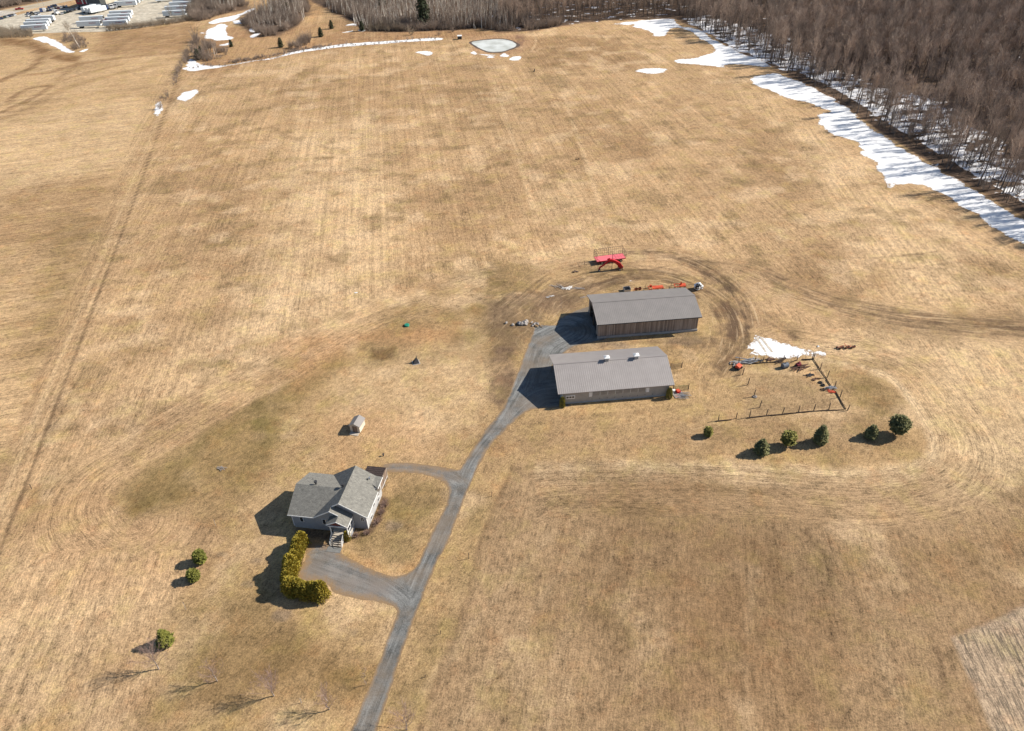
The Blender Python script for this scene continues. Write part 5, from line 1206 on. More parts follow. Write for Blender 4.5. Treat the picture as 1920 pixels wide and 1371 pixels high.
def bare_tree(seed, H=16, clear=.42, spread=3.2, r0=.2, limbs=16, subs=5, twn=900, twl=1.3, tww=.03, up=.9, lean=.03, profile='oval'):
    g = np.random.RandomState(seed); T = TB(); C = TB()
    m = 6; P = [np.array([0, 0, -.1])]; ld = g.normal(size=2)*lean
    for i in range(1, m+1): P.append(np.array([ld[0]*i/m*H+g.normal()*.12, ld[1]*i/m*H+g.normal()*.12, H*.93*i/m]))
    R = [r0*(1-.88*i/m) for i in range(m+1)]
    T.tube(P, R, 6); P = np.array(P)
    segs = []
    for k in range(limbs):
        f = clear + (1-clear)*((k+g.rand())/limbs)*.96; z = f*H*.93
        i = min(int(f*m), m-1); p = P[i]*(1-(f*m-i))+P[i+1]*(f*m-i)
        az = k*2.4+g.rand()*.8; q = (f-clear)/(1-clear)
        L = spread*(math.sin(math.pi*min(.12+q*.85, 1)) if profile == 'oval' else (1-q*.75))*g.uniform(.75, 1.2)+.5
        el = up*g.uniform(.8, 1.2)
        d = np.array([math.cos(az)*math.cos(el), math.sin(az)*math.cos(el), math.sin(el)])
        p1 = p+d*L*.5; d2 = unit(d+np.array([0, 0, .45])+g.normal(size=3)*.15); p2 = p1+d2*L*.6
        rr = r0*.42*(1-.6*q)
        C.tube([p, p1, p2], [rr, rr*.6, rr*.2], 4); segs += [(p, p1, L), (p1, p2, L)]
        for j in range(subs):
            t = g.uniform(.2, .95); b = p1*(1-t)+p2*t if g.rand() < .6 else p*(1-t)+p1*t
            dd = unit(d2+g.normal(size=3)*.55+np.array([0, 0, .2])); l = L*g.uniform(.25, .5); e = b+dd*l
            C.tube([b, e], [rr*.35, rr*.12], 3); segs.append((b, e, l))
    segs.append((P[-2], P[-1], 1.5)); W = np.array([s_[2] for s_ in segs]); W = W/W.sum()
    idx = g.choice(len(segs), twn, p=W); A_ = np.array([s_[0] for s_ in segs])[idx]; B_ = np.array([s_[1] for s_ in segs])[idx]
    t = g.uniform(.15, 1, twn)[:, None]; base = A_*(1-t)+B_*t
    d = unit(unit(B_-A_)+g.normal(size=(twn, 3))*.5+np.array([0, 0, .35]))
    C.twigs(base, d, twl*g.uniform(.5, 1.2, twn), tww*g.uniform(.7, 1.3, twn), g)
    return T.data(), C.data()
def shrub_data(seed, H=3.5, spread=2.0, stems=26, twn=700, tww=.03, twl=.9, flat=.5):
    g = np.random.RandomState(seed); C = TB(); segs = []
    for k in range(stems):
        az = k*2.4; o = np.array([math.cos(az), math.sin(az), 0])*g.uniform(.05, .35)*spread*.6
        el = g.uniform(flat, 1.45); d = np.array([math.cos(az)*math.cos(el), math.sin(az)*math.cos(el), math.sin(el)])
        L = H*g.uniform(.65, 1.05); p1 = o+d*L*.5; p2 = p1+unit(d+np.array([0, 0, .3])+g.normal(size=3)*.15)*L*.5
        C.tube([o, p1, p2], [.035, .025, .008], 3); segs += [(o+(p1-o)*.4, p1), (p1, p2)]
    idx = g.randint(0, len(segs), twn); A_ = np.array([s_[0] for s_ in segs])[idx]; B_ = np.array([s_[1] for s_ in segs])[idx]
    t = g.uniform(0, 1, twn)[:, None]; base = A_*(1-t)+B_*t
    C.twigs(base, unit(unit(B_-A_)+g.normal(size=(twn, 3))*.45+np.array([0, 0, .25])), twl*g.uniform(.4, 1.2, twn), tww*g.uniform(.7, 1.3, twn), g)
    return C.data()
def mesh_of(name, data, mats): return np_mesh(name, data[0], data[1], mats)
def mesh_join(name, d1, d2, m1, m2):
    V = np.concatenate([d1[0], d2[0]]); F = np.concatenate([d1[1], d2[1]+len(d1[0])])
    return np_mesh(name, V, F, [m1, m2], [0]*len(d1[1])+[1]*len(d2[1]))
def conifer(seed, H, R, layers=16, per=11, blades=16, base=.08, shape='cone', bl=.34, bw=.10):
    """tapered whorls of drooping boughs, each a spray of needle blades"""
    g = np.random.RandomState(seed); T = TB(); C = TB()
    T.tube([[0,0,-.1],[0,0,H*.5],[0,0,H*.97]], [H*.022+.03, H*.014+.02, .015], 6)
    Bs = []; Ds = []; Ls = []
    for i in range(layers):
        q = (i+.5)/layers; z = H*(base+(1-base)*q)
        rad = R*(((1-q)**.72*min(1, .42+q*2.6)*1.08) if shape == 'cone' else math.sqrt(max(0, 1-(2*(q**.9)-.86)**2))*1.0)*g.uniform(.85, 1.1)+.06
        n = max(4, int(per*(.45+.55*rad/R)))
        for k in range(n):
            az = k*2*math.pi/n+i*.7+g.normal()*.15; L = rad*g.uniform(.8, 1.18)
            dr = -.12 if shape == 'cone' else .15
            d = np.array([math.cos(az), math.sin(az), dr+.35*q]); d /= np.linalg.norm(d)
            m = max(5, int(blades*(.35+.65*L/R)))
            t = g.uniform(.15, 1.0, m); b = np.array([0, 0, z])+d*L*t[:, None]+g.normal(size=(m, 3))*.05*H*.3
            side = np.cross(d, [0, 0, 1]); sgn = np.where(np.arange(m) % 2, 1, -1)[:, None]
            dd = unit(d*.8+side*sgn*.75+g.normal(size=(m, 3))*.35+np.array([0, 0, -.05]))
            Bs.append(b); Ds.append(dd); Ls.append(bl*(1.15-.5*t)*g.uniform(.7, 1.3, m))
    B = np.concatenate(Bs); D = np.concatenate(Ds); L = np.concatenate(Ls); k = len(B)
    side = unit(np.cross(D, np.array([0, 0, 1.])+g.normal(size=(k, 3))*.5)); w = bw*g.uniform(.7, 1.4, k)[:, None]
    mid = B+D*(L*.5)[:, None]; tip = B+D*L[:, None]+np.array([0, 0, -.03])
    C.quads(np.stack([B, mid+side*w, tip, mid-side*w], 1))
    return T.data(), C.data()
def tree_thing(name, label, cat, p, data, m1, m2, rz=0, group=None, crown='crown'):
    t = thing(name, label, cat, p, rz, group)
    link_mesh('trunk', mesh_of('trunk', data[0], [m1]), [], t); link_mesh(crown, mesh_of(crown, data[1], [m2]), [], t)
    return t

# ------------------------------------------------------------------ yard conifers
def spruce(q, H, R, label, mat_='spruce', seed=1, shape='cone', base=.06, layers=16, per=12, blades=20, bl=.42, bw=.12, name='spruce_tree', group=None):
    return tree_thing(name, label, 'spruce tree' if name == 'spruce_tree' else 'evergreen tree', at(*q), conifer(seed, H, R, layers, per, blades, base, shape, bl, bw), MT['needletrunk'], MT[mat_], seed*.9, group)
spruce((1426,849), 3.3, 1.65, 'wide dark spruce second from the left in the row below the pen', 'spruce', 11, 'cone', .04, 20, 16, 34)
spruce((1476,836), 3.4, 1.35, 'round yellow-green pine in the middle of the row below the pen', 'pine', 12, 'round', .16, 20, 15, 34, name='pine_tree')
spruce((1536,830), 4.3, 1.5, 'tallest pointed spruce below the near pen fence', 'spruce', 13, 'cone', .05, 22, 16, 34)
spruce((1632,820), 3.0, 1.35, 'small dark pointed spruce beside the big round pine', 'spruce', 14, 'cone', .05, 19, 15, 32)
spruce((1680,815), 4.5, 1.75, 'big dark round pine with visible trunk at the right end of the row', 'spruce', 15, 'round', .2, 22, 18, 38, .46, name='pine_tree')
spruce((1327,817), 2.2, .75, 'small yellowish conifer standing alone at the left end of the row', 'pine', 16, 'round', .06, 16, 12, 26, .34, name='pine_tree')
spruce((378,1054), 2.7, .95, 'upper of the two round bright green firs left of the hedge', 'fir', 21, 'round', .04, 18, 15, 34, .34, name='fir_tree')
spruce((366,1087), 2.3, .9, 'lower of the two round bright green firs left of the hedge', 'fir', 22, 'round', .04, 18, 14, 34, .34, name='fir_tree')
spruce((313,1207), 3.3, 1.2, 'bright green conical fir alone at the lower left', 'fir', 23, 'cone', .03, 20, 15, 36, .36, name='fir_tree')
def cedar_bush(q, H, R, label, seed, mat_='cedar', p=None):
    g = np.random.RandomState(seed); T = TB(); C = TB(); T.tube([[0,0,-.05],[0,0,H*.7]], [.05,.02], 5)
    n = int(1500*R*H); a = g.uniform(0, 2*np.pi, n); z = g.uniform(0, 1, n); r_ = R*np.sqrt(np.clip(1-(z*1.0)**3.2, 0, 1))*(.75+.3*g.rand(n))
    B = np.stack([r_*np.cos(a), r_*np.sin(a), z*H*.96+.02], 1); D = unit(np.stack([np.cos(a)*.5, np.sin(a)*.5, np.full(n, .9)], 1)+g.normal(size=(n, 3))*.3)
    s_ = unit(np.cross(D, g.normal(size=(n, 3)))); L = .2; C.quads(np.stack([B, B+D*L*.5+s_*.07, B+D*L, B+D*L*.5-s_*.07], 1))
    return tree_thing('cedar_bush', label, 'cedar bush', p or at(*q), (T.data(), C.data()), MT['needletrunk'], MT[mat_], 0, None, 'foliage')
cedar_bush((652,1012), 2.1, .55, 'golden columnar cedar beside the house front steps', 31)
B1M = Matrix.Translation((F1[0], F1[1], 0)) @ Matrix.Rotation(F1[2], 4, 'Z')
cedar_bush(None, 2.6, .55, 'dark narrow cedar at the left front corner of the near barn', 32, 'pine', B1M @ Vector((.85, -.55, 0)))
cedar_bush(None, 2.7, .6, 'dark narrow cedar at the right front corner of the near barn', 33, 'pine', B1M @ Vector((23.95, -.5, 0)))
# hedge: one continuous L of cedars
hp = smooth_pts([at(*q) for q in ((566,1022),(557,1047),(551,1070),(544,1094),(547,1112),(566,1116),(588,1119),(610,1124))], 5)
g = np.random.RandomState(5); TBt = TB(); TBc = TB(); hb = hp[0]
acc = 0; cents = []
for a, b_ in zip(hp[:-1], hp[1:]):
    L = (b_-a).length; k = 0
    while acc < L: cents.append(a.lerp(b_, acc/L)); acc += .82
    acc -= L
for i, c in enumerate(cents):
    H = 3.6+g.normal()*.38 - (.5 if i < 2 else 0); R = 1.05+g.normal()*.1
    x, y = c.x-hb.x+g.normal()*.1, c.y-hb.y+g.normal()*.1
    TBt.tube([[x,y,-.05],[x,y,H*.75]], [.06,.02], 5)
    n = 2600; a = g.uniform(0, 2*np.pi, n); z = g.uniform(0, 1, n)**.8; r_ = R*np.sqrt(np.clip(1-z**2.5, 0, 1))*(.72+.36*g.rand(n))*(1+.10*np.sin(3*a+i)*np.cos(6*z+i)+.11*np.sin(9*a+i*2)*np.sin(17*z+a*2+i))
    B = np.stack([x+r_*np.cos(a), y+r_*np.sin(a), z*H*.96+.02], 1); D = unit(np.stack([np.cos(a)*.6, np.sin(a)*.6, np.full(n, .8)], 1)+g.normal(size=(n, 3))*.4)
    s_ = unit(np.cross(D, g.normal(size=(n, 3)))); L = g.uniform(.16, .42, n)[:, None]; w_ = .085
    TBc.quads(np.stack([B, B+D*L*.5+s_*w_, B+D*L, B+D*L*.5-s_*w_], 1))
t = thing('cedar_hedge', 'thick golden-green cedar hedge bent in an L beside the gravel parking', 'hedge', (hb.x, hb.y, 0))
link_mesh('stems', mesh_of('stems', TBt.data(), [MT['needletrunk']]), [], t); link_mesh('foliage', mesh_of('foliage', TBc.data(), [MT['cedar']]), [], t)
# ------------------------------------------------------------------ young bare trees of the lower lawn
def young(q, H, sp, label, seed, twn=700, limbs=18):
    d = bare_tree(seed, H, .12, sp*1.5, .085, limbs, 9, int(twn*1.3), .7, .015, .95, .02, 'vase')
    return tree_thing('young_tree', label, 'bare tree', at(*q), d, MT['bark_young'], MT['twig_red'], seed)
young((298,1255), 5.6, 2.3, 'leftmost small bare tree, below the conical fir, with fan-shaped shadow', 41, 900, 22)
young((407,1277), 4.2, 1.5, 'smallest bare tree, second from the left along the bottom lawn', 42, 500, 14)
young((514,1305), 5.2, 2.0, 'bare tree with reddish twigs, third from the left along the bottom lawn', 43, 900, 22)
young((617,1330), 4.2, 1.6, 'sparse bare tree just left of the lower drive', 44, 500, 13)
young((763,1368), 4.6, 1.9, 'bare tree on the right verge where the drive leaves the picture', 45, 600, 16)
for q, lb, sd_ in (((686,1285),'tiny bare sapling on the left verge of the lower drive',46),((1053,578),'pair of thin bare saplings at the edge of the far barn shadow',47),((686,1268),'tiny twiggy sapling just above the other on the left verge',48)):
    d = bare_tree(sd_, 2.4 if sd_ != 47 else 3.2, .1, .7, .03, 9, 3, 90, .45, .012, 1.1)
    tree_thing('sapling', lb, 'sapling', at(*q), d, MT['bark_young'], MT['twig_red'], 1)
def garden_shrub(q, H, sp, label, seed, mat_='twig_red', n=600):
    o = link_mesh('shrub', mesh_of('shrub', shrub_data(seed, H, sp, 30, n, .018, .4, .45), [MT[mat_]]), [], None, at(*q)); return tag(o, label, 'shrub')
garden_shrub((721,948), 1.3, 1.2, 'bare purplish shrub at the rear end of the house right wall', 51)
garden_shrub((716,962), 1.1, 1.0, 'bare purplish shrub at the middle of the house right wall', 52)
garden_shrub((706,982), 1.0, 1.0, 'bare purplish shrub near the front of the house right wall', 53)
garden_shrub((688,1001), .8, .9, 'low bare shrub at the front right corner of the house', 54)
garden_shrub((668,1006), .8, .9, 'low bare shrub in the bed right of the front steps', 55)

# ------------------------------------------------------------------ the woods
def to_xy(polypx): return [at(*q) for q in polypx]
def scatter(polys_px, spacing, seed, jitter=.42, ymin=-70, xmin=-120, xmax=2080, holes=()):
    rnd_ = np.random.RandomState(seed); out = []
    for pp in polys_px:
        P = to_xy(pp); xs = [p.x for p in P]; ys = [p.y for p in P]
        gx, gy = np.meshgrid(np.arange(min(xs), max(xs), spacing), np.arange(min(ys), max(ys), spacing)); gx = gx.ravel().astype(float); gy = gy.ravel().astype(float)
        gx += rnd_.uniform(-jitter, jitter, len(gx))*spacing; gy += rnd_.uniform(-jitter, jitter, len(gy))*spacing
        k = inside(gx, gy, P); gx, gy = gx[k], gy[k]
        # keep what the view (and a margin) can see
        dx = gx; dz = -CH; D = np.stack([gx, gy, np.full(len(gx), -CH)], 1)
        zf = D @ np.array(_F); px = 960+FPX*(D @ np.array(_R))/zf; py = 685.5-FPX*(D @ np.array(_U))/zf
        k = (px > xmin) & (px < xmax) & (py > ymin) & (zf > 0)
        out.append(np.stack([gx[k], gy[k], px[k], py[k]], 1))
    return np.concatenate(out)
def gn_scatter(name, pts, scales, rots, idxs, variants, mat_list, label=None, cat=None):
    """one 'stuff' object: instances of the given meshes on its vertices"""
    me = bpy.data.meshes.new(name); me.vertices.add(len(pts)); me.vertices.foreach_set('co', np.asarray(pts, dtype=np.float32).ravel())
    for n_, a, ty in (('sc', scales, 'FLOAT'), ('rot', rots, 'FLOAT'), ('pick', idxs, 'INT')):
        at_ = me.attributes.new(n_, ty, 'POINT'); at_.data.foreach_set('value', np.asarray(a, dtype=np.int32 if ty == 'INT' else np.float32))
    o = bpy.data.objects.new(name, me); COL.objects.link(o)
    ng = bpy.data.node_groups.new(name, 'GeometryNodeTree')
    ng.interface.new_socket('Geometry', in_out='INPUT', socket_type='NodeSocketGeometry'); ng.interface.new_socket('Geometry', in_out='OUTPUT', socket_type='NodeSocketGeometry')
    gi = ng.nodes.new('NodeGroupInput'); go = ng.nodes.new('NodeGroupOutput')
    join = ng.nodes.new('GeometryNodeJoinGeometry')
    for v in variants[::-1]:
        oi = ng.nodes.new('GeometryNodeObjectInfo'); oi.inputs['Object'].default_value = v; oi.inputs['As Instance'].default_value = True
        ng.links.new(oi.outputs['Geometry'], join.inputs[0])
    inst = ng.nodes.new('GeometryNodeInstanceOnPoints'); inst.inputs['Pick Instance'].default_value = True
    ng.links.new(gi.outputs[0], inst.inputs['Points']); ng.links.new(join.outputs[0], inst.inputs['Instance'])
    def attr(n_, dt):
        a = ng.nodes.new('GeometryNodeInputNamedAttribute'); a.data_type = dt; a.inputs['Name'].default_value = n_; return [x for x in a.outputs if x.enabled][0]
    ng.links.new(attr('pick', 'INT'), inst.inputs['Instance Index'])
    cx = ng.nodes.new('ShaderNodeCombineXYZ'); ng.links.new(attr('rot', 'FLOAT'), cx.inputs[2]); ng.links.new(cx.outputs[0], inst.inputs['Rotation'])
    cs = ng.nodes.new('ShaderNodeCombineXYZ'); s_ = attr('sc', 'FLOAT')
    for i in range(3): ng.links.new(s_, cs.inputs[i])
    ng.links.new(cs.outputs[0], inst.inputs['Scale']); ng.links.new(inst.outputs[0], go.inputs[0])
    md = o.modifiers.new('scatter', 'NODES'); md.node_group = ng
    tag(o, label, cat, None, 'stuff'); return o
def variant(name, me): return bpy.data.objects.new(name, me)
FT = [bare_tree(100+i, H, c, sp, r0, nl, 5, tw, 1.7, .042, 1.08, .03) for i, (H, c, sp, r0, tw, nl) in enumerate(((17,.5,3.3,.24,640,14),(15,.55,2.6,.19,480,12),(18.5,.48,4.0,.3,760,16),(12,.55,1.6,.13,230,9),(16,.5,3.0,.22,560,14),(10,.5,1.2,.10,120,7)))]
forest_v = [variant('bare_tree_variant', mesh_join('bare_tree_mesh', a, b_, MT['bark'], MT['twig'])) for a, b_ in FT]
EDGE = [(1270,36),(1300,50),(1335,66),(1370,90),(1400,104),(1440,122),(1480,143),(1560,184),(1645,243),(1760,315),(1920,406),(2120,512)]
FOREST = EDGE + [(2700,420),(2600,-60),(2300,-170),(1262,-120)]
fp = scatter([FOREST], 4.1, 5)
e_world = [at(*q) for q in EDGE]
dist = dline(fp[:, 0], fp[:, 1], e_world)
g = np.random.RandomState(77)
# thin the outer rim, where single trunks stand against the snow
fp = fp[(dist > 1.0)]; dist = dline(fp[:, 0], fp[:, 1], e_world)
gapn = vnoise(fp[:, 0], fp[:, 1], 22.0, 33, 2)
fp = fp[gapn > -.16]; dist = dline(fp[:, 0], fp[:, 1], e_world)
keep = g.rand(len(fp)) < np.where(dist < 22, .85, .97); fp = fp[keep]; dist = dist[keep]
camd = np.hypot(fp[:, 0], fp[:, 1]); vis = (fp[:, 2] > 0) & (fp[:, 2] < 1935) & (dist < 55)
order = np.argsort(np.where(vis, camd, 1e9))[:290]
mask = np.zeros(len(fp), bool); mask[order] = True
protos = []
for i, d in enumerate(FT):
    protos.append((mesh_of('trunk', d[0], [MT['bark']]), mesh_of('crown', d[1], [MT['twig']])))
for n_, j in enumerate(order):
    x, y = fp[j, 0], fp[j, 1]; i = g.randint(0, 6)
    if dist[j] < 22 and g.rand() < .5: i = (3, 5, 5)[g.randint(0, 3)]
    sc = g.uniform(.82, 1.12)
    t = thing('bare_tree', 'leafless brown-grey tree in the nearest rows of the right-hand wood', 'bare tree', (x, y, 0), g.uniform(0, 6.28), 'leafless trees in the nearest rows of the right-hand wood')
    t.scale = (sc, sc, sc)
    for nm, me in zip(('trunk', 'crown'), protos[i]):
        o = bpy.data.objects.new(nm, me); COL.objects.link(o); o.parent = t
rest = fp[~mask]
TOPW = [(935,57),(1000,55),(1080,42),(1140,36),(1262,34),(1262,-120),(930,-120)]
tw_ = scatter([TOPW], 4.8, 6)
band = scatter([FOREST], 2.7, 15); bd = dline(band[:, 0], band[:, 1], e_world); band = band[(bd > .5) & (bd < 30) & (g.rand(len(bd)) < .5)]
allp = np.concatenate([rest, tw_, band]); n = len(allp); pk_ = g.randint(0, 6, n); pk_[-len(band):] = g.choice([3, 5, 5], len(band)); sc__ = g.uniform(.8, 1.15, n); sc__[-len(band):] = g.uniform(.55, 1.2, len(band))
gn_scatter('woodland', np.stack([allp[:, 0], allp[:, 1], np.zeros(n)], 1), sc__, g.uniform(0, 6.28, n), pk_, forest_v, None, 'dense leafless brown-grey wood behind the front rows of trees', 'wood')
print('forest instances', n, 'individuals', len(order))
# undergrowth saplings + scrub thickets (one mass each)
SH = [shrub_data(200+i, H, sp, 22, n_, w_, 1.0, fl) for i, (H, sp, n_, w_, fl) in enumerate(((3.6,2.2,520,.034,.7),(5.0,2.4,650,.034,1.0),(2.4,1.8,420,.03,.6),(6.5,2.2,650,.036,1.15)))]
brush_v = [variant('brush_variant', mesh_of('brush_mesh', d, [MT['twig_brush']])) for d in SH]
pale_v = [variant('pale_brush_variant', mesh_of('pale_brush_mesh', d, [MT['twig_pale']])) for d in SH]
THK = [[(372,40),(390,38),(420,26),(455,20),(468,8),(440,-4),(420,-20),(372,-20)],
       [(450,44),(480,24),(520,6),(545,-4),(575,-8),(582,25),(560,47),(520,66),(492,70),(462,50)],
       [(300,214),(335,150),(344,120),(338,118),(318,170),(298,190)], [(340,125),(350,95),(366,78),(376,72),(372,95),(352,118)],
       [(365,115),(372,82),(395,84),(428,92),(425,106),(395,115)], [(112,68),(150,66),(168,82),(160,92),(140,96),(122,82)],
       [(540,92),(550,80),(565,76),(578,84),(560,92)], [(560,76),(572,66),(590,72),(580,82)],
       [(612,12),(625,-6),(690,-14),(690,40),(672,38),(640,30)],
       [(676,57),(700,57),(760,59),(850,56),(905,52),(940,58),(985,58),(1050,50),(1060,40),(900,34),(760,40),(690,42)],
       [(-60,28),(0,16),(60,4),(100,-3),(100,-30),(-80,-20)], [(345,-14),(372,-14),(376,40),(360,38),(348,20)]]
bp = scatter(THK, 1.9, 8, xmin=-100); kk = vnoise(bp[:, 0], bp[:, 1], 7.0, 44, 3) > -.03; bp = bp[kk]; n = len(bp)
sc = g.uniform(.45, 1.2, n)*(1+.9*vnoise(bp[:, 0], bp[:, 1], 7.0, 45, 2)); pk = g.choice([0, 1, 2, 3], n, p=[.3, .35, .15, .2])
small = (bp[:, 3] > 60) & (bp[:, 0] < 0) & (bp[:, 2] < 360); sc[small] *= .6
gn_scatter('thicket', np.stack([bp[:, 0], bp[:, 1], np.zeros(n)], 1), sc, g.uniform(0, 6.28, n), pk, brush_v, None, 'leafless purplish-brown scrub massed along the far field margins', 'scrub')
PTH = [[(-80,62),(0,56),(40,60),(62,63),(62,70),(0,72),(-80,80)], [(200,52),(260,48),(330,38),(372,28),(375,36),(330,45),(260,54),(200,60)],
       [(690,59),(720,59),(765,60),(765,54),(720,50),(695,52)], [(345,-10),(372,0),(372,30),(350,24)]]
bp = scatter(PTH, 1.9, 9, xmin=-100); n = len(bp)
gn_scatter('thicket', np.stack([bp[:, 0], bp[:, 1], np.zeros(n)], 1), g.uniform(.4, .75, n), g.uniform(0, 6.28, n), g.randint(0, 4, n), pale_v, None, 'pale straw-coloured bare scrub along the trailer yard edge', 'scrub')
# stems along the snowy ditch
L = []
for a, b_ in zip([at(*q) for q in ((352,129),(422,123.5),(500,112),(545,101),(617,90.5),(664,86),(731,81),(819,75.5))][:-1], [at(*q) for q in ((352,129),(422,123.5),(500,112),(545,101),(617,90.5),(664,86),(731,81),(819,75.5))][1:]):
    k = int((b_-a).length/1.7)
    for i in range(k):
        c = a.lerp(b_, (i+g.rand())/k); L.append((c.x+g.normal()*.6, c.y+g.normal()*.7+(0 if g.rand() < .6 else 4.5), 0))
for q0, q1 in (((430,118),(540,100)),((540,98),(620,86))):
    a, b_ = at(*q0), at(*q1)
    for i in range(70): c = a.lerp(b_, g.rand()); L.append((c.x+g.normal()*1.5, c.y+g.normal()*1.5, 0))
L = np.array(L); n = len(L)
gn_scatter('ditch_scrub', L, g.uniform(.2, .5, n), g.uniform(0, 6.28, n), g.randint(0, 3, n), brush_v, None, 'thin row of bare stems growing along the snow-filled ditch', 'scrub')
# undergrowth of the big wood
up = scatter([FOREST], 7.5, 12); dd_ = dline(up[:, 0], up[:, 1], e_world); up = up[(dd_ > 2)]; n = len(up)
gn_scatter('undergrowth', np.stack([up[:, 0], up[:, 1], np.zeros(n)], 1), g.uniform(.5, 1.2, n), g.uniform(0, 6.28, n), g.randint(0, 4, n), brush_v, None, 'sparse bare saplings under the trees of the right-hand wood', 'undergrowth')
# birches and pale-stemmed trees in front of the far wood
BT = [bare_tree(300+i, H, .35, 1.7, .19, 12, 3, 260, 1.1, .03, 1.2, .09) for i, H in enumerate((13, 15, 11, 12))]
bproto = [(mesh_of('trunk', d[0], [MT['bark_pale']]), mesh_of('crown', d[1], [MT['twig_brush']])) for d in BT]
BIR = [[(672,57),(760,50),(850,54),(960,56),(960,-60),(610,-60),(612,20),(650,30)], [(470,55),(520,58),(570,40),(575,-5),(500,14)], [(400,24),(450,16),(460,-10),(395,-10)], [(395,112),(420,104),(422,96),(395,100)]]
bp = scatter(BIR, 4.6, 14, ymin=-45)
near = np.argsort(bp[:, 1])[:230]; far = np.setdiff1d(np.arange(len(bp)), near)
for j in near:
    i = g.randint(0, 4); sc = g.uniform(.75, 1.1)*(.7 if bp[j, 2] < 600 else 1)
    t = thing('birch_tree', 'slender pale-stemmed leafless tree in the scrub and wood edge along the far field margin', 'birch tree', (bp[j, 0], bp[j, 1], 0), g.uniform(0, 6.28), 'pale-stemmed trees along the far field margin'); t.scale = (sc,)*3
    for nm, me in zip(('trunk', 'crown'), bproto[i]):
        o = bpy.data.objects.new(nm, me); COL.objects.link(o); o.parent = t
n = len(far); birch_v = [variant('birch_variant', mesh_join('birch_mesh', a, b_, MT['bark_pale'], MT['twig_brush'])) for a, b_ in BT]
gn_scatter('birch_wood', np.stack([bp[far, 0], bp[far, 1], np.zeros(n)], 1), g.uniform(.8, 1.15, n), g.uniform(0, 6.28, n), g.randint(0, 4, n), birch_v, None, 'far mass of pale-stemmed leafless wood at the top of the picture', 'wood')
print('birch', len(near), n)
# dark conifers of the far margin
cdat = conifer(61, 1.0, .33, 16, 9, 14, .04, 'cone', .09, .03); cm = (mesh_of('trunk', cdat[0], [MT['needletrunk']]), mesh_of('crown', cdat[1], [MT['darkfir']]))
for (x, y, H, lb) in ((434,88,6.5,'lone dark conifer on the rough ground just right of the upper-left snow'),(527,89,8.5,'dark conifer left of the dark shrubs by the snowy ditch'),(602,69,8.5,'middle dark conifer on the rough ground above the ditch'),(622,54,8,'dark conifer highest up the rough slope beside the yellow clearing'),(679,58,9,'dark conifer with snow at its foot at the wood corner'),(541,25,11,'tall dark spruce inside the scrub patch above the clearing'),(795,50,22,'very tall dark spruce rising from the wood edge'),(716,10,18,'dark spruce top deep in the wood left of the tallest spruce'),(372,112,9,'dark conifer standing over the snow at the ditch head'),(378,104,8,'dark conifer just behind the one at the ditch head')):
    t = thing('conifer_tree', lb, 'conifer', at(x, y), x); t.scale = (H*.62,)*3 if H < 12 else (H*.6, H*.6, H)
    for nm, me in zip(('trunk', 'crown'), cm):
        o = bpy.data.objects.new(nm, me); COL.objects.link(o); o.parent = t
# single shrubs
for (x, y, i, sc, mt, lb) in ((722,57,0,1.9,'twig_pale','broad grey-green willow shrub in front of the wood, left one of two'),(745,57.5,0,1.8,'twig_pale','broad grey-green willow shrub in front of the wood, right one of two'),(771,66,0,1.35,'twig_pale','round grey shrub standing clear of the wood above the ditch'),(823,66,2,.9,'twig_brush','small bush right of the round grey shrub'),(849,60,2,1.3,'twig_brush','flat dark bush at the wood edge near the little hut'),(548,90,1,1.0,'twig_brush','dark shrub clump at the bend of the snowy ditch'),(570,80,1,1.1,'twig_brush','taller dark shrub right of the clump at the ditch bend'),(645,27,2,1.1,'twig_pale','small shrub on the bare slope beside the clearing'),(300,205,1,.9,'twig_brush','shrub standing in snow at the lower end of the boundary hedgerow')):
    o = link_mesh('shrub', mesh_of('shrub', SH[i], [MT[mt]]), [], None, at(x, y)); o.scale = (sc,)*3; tag(o, lb, 'shrub')
d = bare_tree(401, 15, .3, 2.4, .22, 12, 4, 500, 1.2, .03, 1.0, .02); t = tree_thing('bare_tree', 'pale leaning trunk rising from the scrub clump in the left field', 'bare tree', at(150,90), d, MT['bark_pale'], MT['twig_pale']); t.rotation_euler = (0, math.radians(-14), 0)
for (x, y, H, lb) in ((322,34,7,'pale scrubby tree at the yard corner, left one of three'),(345,32,8,'pale scrubby tree at the yard corner, middle one of three'),(362,28,9,'pale scrubby tree at the yard corner, right one of three'),(130,64,7,'pale bushy tree between the yard and the scrub clump')):
    d = bare_tree(int(x), H, .15, 2.6, .12, 16, 4, 600, 1.2, .035, .9); tree_thing('bare_tree', lb, 'bare tree', at(x, y), d, MT['bark_pale'], MT['twig_pale'])

